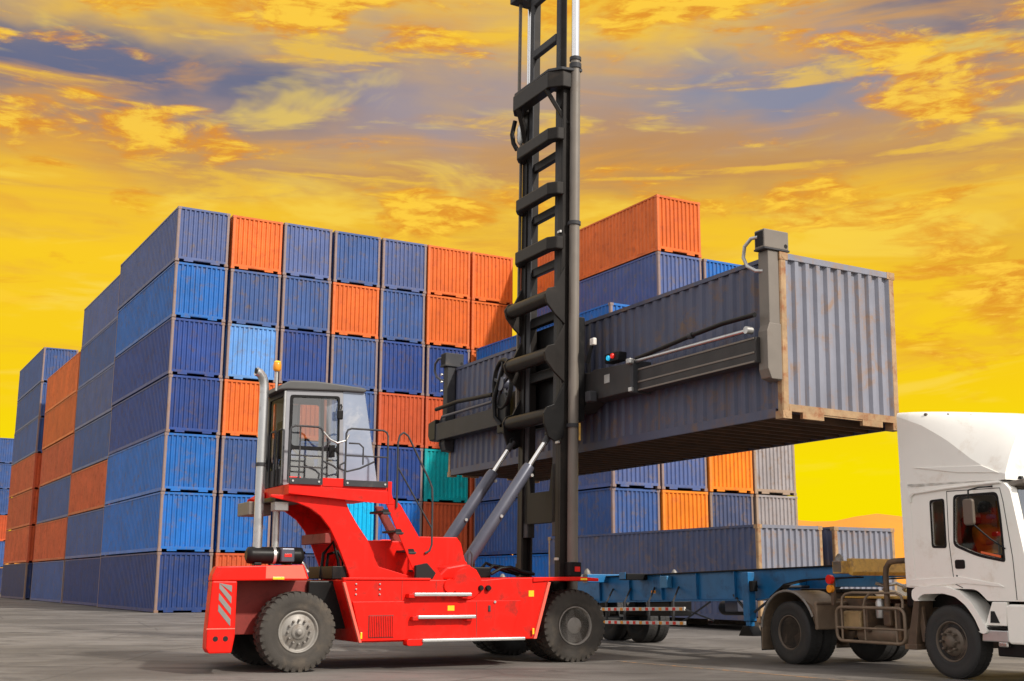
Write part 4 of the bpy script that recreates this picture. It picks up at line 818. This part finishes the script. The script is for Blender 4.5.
# tubular side guard with tanks behind it
gd = tp('side_guard', MB().tube([(x, -.01, z) for x, z in rrect(2.92, 4.40, .45, .98, .12)], .026, 8, 0, True), FENDM, 0)
for z in (.66,): obj('guard_bar', MB().tube([(2.92, -.01, z), (4.40, -.01, z)], .018, 8), FENDM, gd)
for x in (3.04, 3.55, 4.22): obj('guard_bar', MB().tube([(x, -.005, .45), (x, -.005, .98)], .018, 8), FENDM, gd)
obj('guard_top', MB().tube([(3.02, .02, .98), (3.02, .04, 1.13), (3.08, .06, 1.19), (3.2, .08, 1.21), (4.15, .08, 1.21), (4.28, .06, 1.17), (4.34, .03, 1.08), (4.36, .0, .98)], .022, 8), FENDM, gd); obj('guard_top', MB().tube([(3.5, .02, .98), (3.53, .04, 1.12), (3.6, .08, 1.21)], .018, 8), FENDM, gd)
tp('battery_box', MB().box(2.95, 3.35, .10, .60, .62, .92), mat('tan_dusty_box', (0.36, 0.24, 0.11), .6, 0, .25, 4, BROWNC, .6, 5), .03); tp('air_tank', MB().lathe([(.02, 0), (.12, .04), (.145, .10), (.145, 1.05), (.12, 1.11), (.02, 1.15)], (3.1, .32, .56), 'x', 20), FENDM, 0)
tp('fuel_filter', MB().lathe([(.07, 0), (.08, .03), (.08, .24), (.05, .30)], (3.68, .22, .82), 'z', 14), ALU, 0); tp('valve', MB().box(3.78, 3.95, .15, .40, .70, .95), BROWNM, .03); tp('bracket', MB().box(3.4, 3.5, .1, .65, .60, 1.05), BROWNM, .01); tp('bracket', MB().box(4.10, 4.2, .1, .65, .5, 1.05), BROWNM, .01)
tp('deck_plate', MB().box(2.9, 4.35, .2, 1.9, 1.12, 1.15), YEL, .006); tp('coil_hose', MB().tube([(2.9 + .09 * k, .9 + .12 * math.sin(k * 1.3), 1.30 + .06 * math.cos(k * 1.3)) for k in range(14)], .03, 6), ALU, 0)
tp('exhaust_hoop', MB().tube([(3.93, .12, 1.0), (3.93, .12, 1.50), (3.95, .12, 1.60), (4.02, .12, 1.68), (4.12, .12, 1.70), (4.46, .12, 1.71)], .045, 10), BROWNM, 0); tp('air_intake', MB().box(4.30, 4.45, .15, .55, 1.0, 2.2), BLACK, .03)
tp('rear_light_stalk', MB().box(2.80, 2.86, .0, .06, 1.0, 1.45), BROWNM, .006); tp('red_lamp', MB().lathe([(.075, -.03), (.075, .03)], (2.83, -.03, 1.42), 'y', 14), REDL, 0); tp('red_lamp', MB().lathe([(.065, -.03), (.065, .03)], (2.83, -.03, 1.27), 'y', 14), ORANGEL, 0)
# cab shell
side = rpoly([(4.47, 1.30), (4.47, 2.86), (6.36, 2.80), (6.50, 2.66), (6.66, 1.74), (6.70, 1.12), (5.98, 1.12), (5.80, 1.28)], [.04, .02, .08, .06, .1, .04, .03, .1])
win_r = rpoly([(5.05, 1.91), (5.275, 1.90), (5.285, 2.57), (5.06, 2.56)], .045)
win_d = rpoly([(5.46, 1.93), (5.86, 1.78), (6.30, 1.69), (6.285, 2.30), (6.26, 2.60), (5.52, 2.61)], [.08, .15, .05, .2, .08, .07])
cb = tp('cab', MB().holed(side, [win_r, win_d], .0, .05), WHITE, .008)
cpart = lambda nm, mb, m_, bv=.006: obj(nm, mb, m_, cb, bv)
cpart('cab_side', MB().holed(side, [win_r, win_d], TW - .05, TW), WHITE)
cpart('back_wall', MB().box(4.475, 4.52, .052, TW - .052, 1.30, 2.84), WHITE); cpart('cab_floor', MB().box(4.50, 6.60, .052, TW - .052, 1.26, 1.30), BLACK)
cpart('cab_roof', MB().prism([(4.48, 2.80), (6.35, 2.75), (6.35, 2.795), (4.48, 2.85)], .052, TW - .052), WHITE); cpart('front_panel', MB().prism([(6.60, 1.72), (6.66, 1.72), (6.695, 1.14), (6.64, 1.14)], .052, TW - .052), WHITE, .01)
cpart('window_seal', MB().holed(rpoly([(5.43, 1.90), (5.85, 1.74), (6.335, 1.65), (6.32, 2.31), (6.285, 2.64), (5.49, 2.64)], [.08, .15, .05, .2, .08, .07]), [win_d], -.006, .02), BLACK, .003)
cpart('window_seal', MB().holed(rpoly([(5.02, 1.88), (5.305, 1.87), (5.315, 2.60), (5.03, 2.59)], .05), [win_r], -.006, .02), BLACK, .003)
cpart('window_strip', MB().prism([(5.92, 1.785), (6.26, 1.715), (6.26, 1.75), (5.92, 1.815)], -.004, .008), mat('orange_strip', (0.75, 0.13, 0.03), 0.4, 0, .05), .002)
for y in (.022, TW - .028):
    cpart('quarter_pane', MB().prism(win_r, y, y + .006), GLASST, 0); cpart('door_pane', MB().prism(win_d, y, y + .006), GLASST, 0)
cpart('windscreen', MB().prism([(6.49, 2.66), (6.50, 2.66), (6.655, 1.74), (6.645, 1.74)], .16, TW - .16), GLASSP, 0)
for y in (.0, TW - .16): cpart('front_pillar', MB().prism([(6.36, 2.79), (6.50, 2.68), (6.66, 1.72), (6.60, 1.70), (6.44, 2.62), (6.34, 2.74)], y + .003, y + .157), WHITE, .02)
cpart('sun_visor', MB().prism([(6.42, 2.70), (6.66, 2.74), (6.68, 2.80), (6.42, 2.78)], .08, TW - .08), TAUPE, .01); cpart('windscreen_seal', MB().prism([(6.62, 1.76), (6.675, 1.76), (6.70, 1.66), (6.64, 1.66)], .06, TW - .06), BLACK, .01)
for y in (.12, .34, .62): cpart('marker_lamp', MB().lathe([(.045, 0), (.03, .04)], (6.60, y, 2.80), 'z', 10), BLACK, 0)
# shut lines and trim on the side
cpart('door_shut_line', MB().tube([(5.37, -.001, 2.70), (5.35, -.001, 2.0), (5.40, -.001, 1.36), (5.55, -.001, 1.30)], .006, 5), VOID, 0); cpart('door_shut_line', MB().tube([(5.37, -.001, 2.70), (6.33, -.001, 2.69), (6.37, -.001, 2.5), (6.46, -.001, 1.72), (6.48, -.001, 1.14)], .006, 5), VOID, 0)
hd = cpart('door_handle', MB().prism(rrect(5.44, 5.62, 1.57, 1.70, .03), -.010, .002), BLACK, .004)
cpart('key_hole', MB().lathe([(.014, 0), (.014, .004)], (5.46, -.001, 1.47), 'y', 8, 0, -1), BLACK, 0)
cpart('body_crease', MB().prism([(4.55, 1.32), (4.60, 1.42), (5.5, 1.46), (6.2, 1.36), (6.3, 1.31), (5.6, 1.36), (4.75, 1.31)], -.012, .002), WHITE, .006)
cpart('drip_rail', MB().tube([(4.66, -.012, 2.58), (4.67, -.012, 2.66), (4.74, -.012, 2.71), (5.4, -.012, 2.745), (6.1, -.012, 2.765), (6.36, -.012, 2.77)], .022, 6), WHITE, 0)
# front wheel arch and bumper
oa = rpoly([(4.60, 1.12), (4.61, 1.27), (4.74, 1.315), (5.22, 1.325), (5.50, 1.26), (5.72, 1.10), (5.88, .88), (5.98, .69), (5.90, .66)], .06, 3)
ia = rpoly([(5.86, .68), (5.76, .88), (5.62, 1.05), (5.44, 1.17), (5.22, 1.215), (4.82, 1.20), (4.70, 1.12)], .05, 3)
cpart('wheel_arch', MB().prism(oa + ia, -.05, .30), WHITE, .03)
tp('arch_liner', MB().box(4.55, 5.95, .32, .75, 1.0, 1.26), BLACK, .02)
tp('cab_mount', MB().beam((4.72, .08, .5), (4.62, .10, 1.15), .06, .10), BROWNM, .01); tp('arch_flap', MB().prism([(4.40, .40), (4.58, .40), (4.70, 1.10), (4.60, 1.14)], .0, .30), BROWNM, .01); tp('cab_step_bracket', MB().box(4.38, 4.62, -.02, .3, .38, .46), BROWNM, .01)
bm_ = tp('bumper', MB().prism(rrect(6.28, 6.86, .54, 1.08, .06), -.01, TW + .01), WHITE, .03, None, 3)
obj('number_recess', MB().box(6.845, 6.865, .8, 1.55, .62, .80), VOID, bm_); obj('headlamp', MB().prism(rrect(.12, .52, .84, 1.02, .05), 6.85, 6.872, 'x'), CHROME, bm_); obj('headlamp', MB().prism(rrect(TW - .52, TW - .12, .84, 1.02, .05), 6.85, 6.872, 'x'), CHROME, bm_)
stp = tp('step', MB().prism([(5.84, .56), (6.30, .56), (6.30, .72), (5.86, .72)], -.015, .32), ALU, .015); obj('step_tread', MB().box(5.93, 6.27, -.02, .25, .735, .76), BLACK, stp, .006)
obj('corner_panel', MB().prism([(5.90, .78), (6.27, .78), (6.30, 1.11), (6.05, 1.11)], .0, .06), WHITE, stp, .012); obj('corner_hole', MB().prism([(6.0, .82), (6.16, .82), (6.08, .98), (6.02, .98)], -.006, .002), VOID, stp)
tp('underrun_plate', MB().box(6.0, 6.7, .1, TW - .1, .36, .54), BLACK, .02); tp('tow_lamp', MB().box(6.10, 6.26, .0, .10, .49, .57), CHROME, .02)
# roof fairing: flat flank that rolls over into a forward-leaning curved face
def fairing():
    import bisect
    KX = [4.47, 4.97, 5.42, 5.85, 6.15, 6.44]; KZ = [3.93, 3.73, 3.47, 3.15, 2.97, 2.88]
    def za_(x):
        i_ = min(max(bisect.bisect(KX, x) - 1, 0), 4); u_ = (x - KX[i_]) / (KX[i_ + 1] - KX[i_]); return KZ[i_] * (1 - u_) + KZ[i_ + 1] * u_
    xs = [4.47 + 1.97 * k / 20 for k in range(21)]; NF = 4; K = 10; flank = []; roll = []
    for x in xs:
        t_ = (x - 4.47) / 1.97; za = za_(x) if 4.47 < x < 6.44 else (KZ[0] if x < 5 else KZ[-1])
        zt = 3.985 - .22 * t_ ** 1.4 - 1.9 * max(0, t_ - .80) ** 2; ins = .04 + .62 * t_ ** 1.15
        flank += [(x, 0, 2.80 + (za - 2.80) * k / NF) for k in range(NF + 1)]
        sec = [(0, za)]
        for k in range(1, K + 1): s_ = k / K; sec.append((ins * s_ ** 1.0, za + (zt - za) * (1 - (1 - s_) ** 1.9)))
        sec += [((ins + TW / 2) / 2, zt + .02), (TW / 2, zt + .025)]
        roll += [(x, y, z) for y, z in sec]; NR = len(sec)
    mb = MB()
    for mir in (0, 1):
        f_ = lambda L_: [(x, TW - y if mir else y, z) for x, y, z in L_]
        for L_, N in ((flank, NF + 1), (roll, NR)):
            mb.add(f_(L_), [(j_ * N + i_, j_ * N + i_ + 1, (j_ + 1) * N + i_ + 1, (j_ + 1) * N + i_) for j_ in range(20) for i_ in range(N - 1)], True)
        fr = f_(roll)[20 * NR:]; mb.add([(6.44, TW if mir else 0, 2.80)] + fr + [(6.47, TW / 2, 2.80)], [tuple(range(NR + 2))])
        bk = f_(roll)[:NR]; mb.add([(4.47, TW if mir else 0, 2.80)] + bk + [(4.47, TW / 2, 2.80)], [tuple(range(NR + 2))])
    return cpart('roof_fairing', mb, WHITE, 0)
fairing()
cpart('fairing_skirt', MB().prism([(4.47, 1.30), (4.47, 2.9), (4.60, 2.9), (4.66, 2.6), (4.66, 1.34)], -.006, -.001), WHITE, .002)
cpart('fairing_crease', MB().prism([(4.75, 3.10), (6.05, 3.03), (6.35, 2.90), (5.6, 2.96)], -.014, .004), WHITE, .007)
for x, z, y in ((4.98, 3.90, .09), (5.32, 3.86, .20), (5.66, 3.81, .30), (6.0, 3.74, .42)): cpart('fairing_bolt', MB().lathe([(.028, -.02), (.028, .01), (.015, .016)], (x, y, z), 'y', 8, 0, -1), RIMD, 0)
cpart('mirror', MB().prism(rrect(5.96, 6.14, 2.17, 2.54, .04), -.36, -.30), mat('mirror_housing', (0.13, 0.10, 0.075), .35, .2, .1), .02); cpart('mirror_arm', MB().tube([(6.2, .0, 2.72), (6.14, -.22, 2.70), (6.06, -.33, 2.66), (6.05, -.33, 2.52)], .014, 6), BLACK, 0); cpart('mirror_arm', MB().tube([(6.35, -.01, 1.84), (6.25, -.18, 1.98), (6.08, -.33, 2.2)], .012, 6), BLACK, 0)
# cab interior
cpart('seat', MB().box(5.32, 5.84, .36, .88, 1.50, 1.64).box(5.24, 5.38, .36, .88, 1.64, 2.34), SEATM, .05); cpart('seat', MB().box(5.32, 5.84, 1.48, 2.0, 1.50, 1.64).box(5.24, 5.38, 1.48, 2.0, 1.64, 2.34), SEATM, .05)
cpart('dashboard', MB().prism([(6.20, 1.3), (6.14, 1.72), (6.28, 1.86), (6.56, 1.82), (6.62, 1.3)], .06, TW - .06), BLACK, .03)
sw = Vector((6.02, .62, 1.92)); cpart('steering_wheel', MB().tube([sw + Vector((.09 * math.sin(a), .21 * math.cos(a), .19 * math.sin(a))) for a in [2 * math.pi * k / 20 for k in range(20)]], .017, 6, 0, True).beam(sw + Vector((0, -.2, 0)), sw + Vector((0, .2, 0)), .03, .02).beam(sw, sw + Vector((.16, 0, -.12)), .06, .06), BLACK, 0)
cpart('curtain', MB().box(5.30, 5.33, 1.1, 1.45, 1.7, 2.6), mat('yellow_curtain', (0.65, 0.36, 0.04), .8, 0, .2, 8), .01); cpart('parcel', MB().box(6.10, 6.26, .16, .38, 1.87, 2.03), YEL, .03); cpart('red_bag', MB().box(6.0, 6.1, .14, .3, 2.02, 2.09), REDL, .02)

# ------------------------------------------------------------------ driver (seated, right-hand drive)
SKIN = mat('skin', (0.36, 0.19, 0.12), .55, 0, .06, 6); SHIRT = mat('red_shirt', (0.60, 0.03, 0.025), .8, 0, .1, 8); HAIR = mat('black_hair', (0.012, 0.010, 0.009), .55, 0, .2, 20)
def person():
    root = place(empty('person', T_O)); tag(root, 'driver in orange with a light blue mask inside the white cab', 'person')
    cy = .62; J = []; E_ = []; Rr = []
    def j(p, r, par=None):
        J.append(p); Rr.append(r)
        if par is not None: E_.append((par, len(J) - 1))
        return len(J) - 1
    pel = j((5.50, cy, 1.74), .15); wa = j((5.48, cy, 1.90), .135, pel); ch = j((5.49, cy, 2.08), .155, wa); nk = j((5.51, cy, 2.23), .06, ch); h0 = j((5.53, cy, 2.30), .075, nk); h1 = j((5.54, cy, 2.40), .092, h0); h2 = j((5.53, cy, 2.48), .075, h1)
    j((5.63, cy, 2.37), .022, h1)                       # nose
    for s in (-1, 1):
        hip = j((5.58, cy + s * .10, 1.70), .095, pel); kn = j((5.98, cy + s * .14, 1.68), .07, hip); an = j((6.08, cy + s * .13, 1.38), .045, kn); j((6.20, cy + s * .13, 1.345), .04, an)
        sh = j((5.49, cy + s * .19, 2.14), .07, ch); el = j((5.66, cy + s * .25, 1.94), .048, sh); wr = j((5.90, cy + s * .20, 1.97), .033, el); pa = j((5.97, cy + s * .19, 1.985), .036, wr)
        for f in range(4): k1 = j((6.01, cy + s * (.19 + (f - 1.5) * .02), 2.015), .010, pa); j((6.035, cy + s * (.19 + (f - 1.5) * .02), 1.985 - .004 * f), .009, k1)
        t1 = j((5.97, cy + s * .145, 1.995), .011, pa); j((6.0, cy + s * .13, 1.99), .010, t1)
        j((5.53, cy + s * .095, 2.39), .018, h1)        # ears
    me = bpy.data.meshes.new('body'); me.from_pydata(J, E_, []); o = bpy.data.objects.new('body', me); COL.objects.link(o); o.parent = root
    sk = o.modifiers.new('skin', 'SKIN'); sk.use_smooth_shade = True
    for i, r_ in enumerate(Rr): me.skin_vertices[0].data[i].radius = (r_, r_)
    me.skin_vertices[0].data[pel].use_root = True; sb_ = o.modifiers.new('sub', 'SUBSURF'); sb_.levels = 1; sb_.render_levels = 2
    m = bpy.data.materials.new('skin_and_clothes'); m.use_nodes = True; g = NG(m.node_tree); b = g.n['Principled BSDF']; tc = g.new('ShaderNodeTexCoord'); sp_ = g.new('ShaderNodeSeparateXYZ'); g.link(tc.outputs['Object'], sp_.inputs[0])
    cloth = g.math('MULTIPLY', g.math('LESS_THAN', sp_.outputs[2], 2.22), g.math('LESS_THAN', sp_.outputs[0], 5.72)); leg = g.math('LESS_THAN', sp_.outputs[2], 1.80)
    c = g.mix(cloth, (0.36, 0.19, 0.12, 1), (0.75, 0.30, 0.03, 1)); c = g.mix(leg, c, (0.03, 0.035, 0.06, 1)); g.put(b.inputs['Base Color'], c); b.inputs['Roughness'].default_value = .75; me.materials.append(m)
    obj('hair', MB().lathe([(.02, .17), (.07, .155), (.10, .11), (.108, .05), (.10, 0)], (5.515, cy, 2.40), 'z', 18), HAIR, root)
    obj('face_mask', MB().prism([(5.60, 2.29), (5.645, 2.31), (5.65, 2.36), (5.61, 2.375), (5.55, 2.33)], cy - .075, cy + .075), mat('light_blue_mask', (0.15, 0.38, 0.75), .8, 0, .05), root, .02)
    for s in (-1, 1): obj('eye', MB().lathe([(.010, -.006), (.010, .006)], (5.625, cy + s * .035, 2.41), 'x', 8), HAIR, root)
person()

# ------------------------------------------------------------------ blue skeleton trailer behind the truck (nose up a little on the fifth wheel)
TL = place(empty('container_trailer', T_O)); tag(TL, 'blue skeleton trailer coupled behind the white truck', 'trailer')
PT = R(1.3); PIVT = Vector((-2.0, 0, 1.50))
def lp(name, mb, m, bevel=.01, parent=None):
    o = obj(name, mb, m, parent or TL, bevel); o.data.transform(Matrix.Translation(PIVT) @ Matrix.Rotation(-PT, 4, 'Y') @ Matrix.Translation(-PIVT)); return o
for y in (.50, 1.74):
    prof = [(3.0, 1.535), (3.0, 1.36), (2.5, 1.36), (1.6, 1.345), (1.15, 1.28), (.75, 1.06), (.4, 1.02), (-9.0, 1.02), (-9.0, 1.535)]
    bmn = lp('main_beam', MB().prism(prof, y, y + .03), TBLUE, .004)
    lp('beam_flange', MB().box(-9.0, 3.0, y - .07, y + .10, 1.536, 1.560), BLACK, .004, bmn)
    low = [(2.95, 1.345), (1.6, 1.328), (1.13, 1.262), (.73, 1.042), (.4, 1.002), (-9.0, 1.002)]
    for a, b in zip(low[:-1], low[1:]): lp('lower_flange', MB().beam((a[0], y + .015, a[1]), (b[0], y + .015, b[1]), .17, .022), TBLUE if b[0] < .5 else BLACK, 0, bmn)
    for x in (-.3, -1.5, -2.7, -3.9, -5.1): lp('web_stiffener', MB().box(x, x + .02, y - .06, y - .001, 1.03, 1.53), TBLUE, .002, bmn)
for x in (2.3, .2, -1.6, -3.4, -5.2, -7.0): lp('cross_beam', MB().box(x - .06, x + .06, .54, 1.73, 1.20, 1.40), TBLUE, .006)
for x in (3.02, -4.9, -8.95):
    bo = lp('bolster', MB().box(x - .11, x + .11, -.04, TW + .06, 1.42 if x < 2 else 1.40, 1.60), YEL if x > 2 else TBLUE, .012)
    for y in (.02, TW): lp('twist_lock', MB().lathe([(.07, 0), (.07, .05), (.045, .09), (.02, .12)], (x, y, 1.60), 'z', 12).box(x - .10, x + .10, y - .06, y + .06, 1.42 - .005, 1.605), RIM, .006, bo)
lp('front_plate', MB().prism([(3.10, 1.64), (3.10, 1.40), (3.20, 1.36), (3.24, 1.42), (3.18, 1.64)], .10, TW - .08), YEL, .01)
lp('sign_plate', MB().box(3.245, 3.25, 1.5, 1.8, 1.42, 1.52), mat('cyan_sticker', (0.05, 0.35, 0.6), .5, 0, .1), .002)
lp('mid_lock', MB().box(-3.55, -3.25, -.02, .50, 1.44, 1.57), BLACK, .01); lp('mid_lock_face', MB().box(-3.52, -3.29, -.04, -.02, 1.455, 1.60), TBLUE, .008); lp('side_box', MB().box(-2.62, -2.36, .36, .49, 1.26, 1.50), mat('pale_blue_box', (0.05, 0.22, 0.42), .45, 0, .12, 3, GRIME, .3), .015)
lp('orange_marker', MB().box(-3.0, -2.85, .40, .42, 1.16, 1.22), ORANGEL, .004)
# landing legs
for y in (.22, 1.92):
    lg = lp('landing_leg', MB().box(.22, .40, y, y + .16, .62, 1.50), TBLUE, .012); lp('leg_inner', MB().box(.25, .37, y + .025, y + .135, .42, .66), TBLUE, .008, lg)
    lp('leg_foot', MB().prism([(.10, .36), (.52, .36), (.40, .52), (.36, .54), (.26, .54), (.22, .52)], y - .04, y + .20), BLACK, .01, lg); lp('leg_brace', MB().beam((.42, y + .1, .78), (1.0, y + .3, 1.18), .04, .04), DGREY, .004, lg); lp('leg_brace', MB().beam((.20, y + .1, .80), (-.42, y + .3, 1.10), .04, .04), DGREY, .004, lg)
    lp('leg_gearbox', MB().box(.40, .50, y + .02, y + .14, 1.15, 1.34), BLACK, .01, lg)
lp('leg_shaft', MB().tube([(.31, .38, 1.24), (.31, 1.92, 1.24)], .025, 8), DGREY, 0)
# red-and-white side guard bars
for z in (.845, .575):
    bar = lp('guard_bar', MB().box(-4.4, -1.30, .0, .04, z - .035, z + .035), WHITEW, .006)
    for k in range(13): lp('red_stripe', MB().box(-4.28 + k * .235, -4.18 + k * .235, -.004, .0, z - .03, z + .03), REDL if k % 3 else ORANGEL, 0, bar)
for x in (-1.75, -2.6, -3.5, -4.2): lp('guard_hanger', MB().beam((x, .06, .54), (x, .06, 1.0), .04, .05), DGREY, .004); lp('guard_stay', MB().beam((x, .06, .98), (x - .4, .50, 1.28), .03, .03), DGREY, .004)
lp('guard_stay', MB().beam((-1.32, .02, .84), (-.9, .40, .62), .03, .03), DGREY, .003); lp('guard_stay', MB().beam((-1.4, .02, .6), (-.85, .3, .98), .03, .03), DGREY, .003)
lp('tool_box', MB().box(-3.3, -2.55, .55, 1.1, .70, 1.0), BLACK, .02); lp('air_tank', MB().lathe([(.02, 0), (.14, .06), (.15, .12), (.15, .85), (.02, .95)], (-1.8, 1.3, .86), 'x', 18), DGREY, 0); lp('spare_carrier', MB().box(-1.2, -.8, .9, 1.4, .78, 1.0), CYL, .02)
for x in (-5.6, -6.85):
    ax = obj('trailer_axle', MB().lathe([(.07, 0), (.07, 2.1)], (x, .13, .52), 'y', 12), BLACK, TL)
    for y0, sg in ((.0, 1), (.31, 1), (TW, -1), (TW - .31, -1)): wheel(TL, x, y0, .515, .28, sg, 'truckrear', RIMD, RUBBERB)
    for y in (.62, 1.66): obj('leaf_spring', MB().box(x - .55, x + .55, y, y + .08, .62, .74), BLACK, TL, .01); 
    for y in (.62, 1.66): obj('spring_hanger', MB().box(x - .1, x + .1, y, y + .08, .70, 1.06), BLACK, TL, .01)
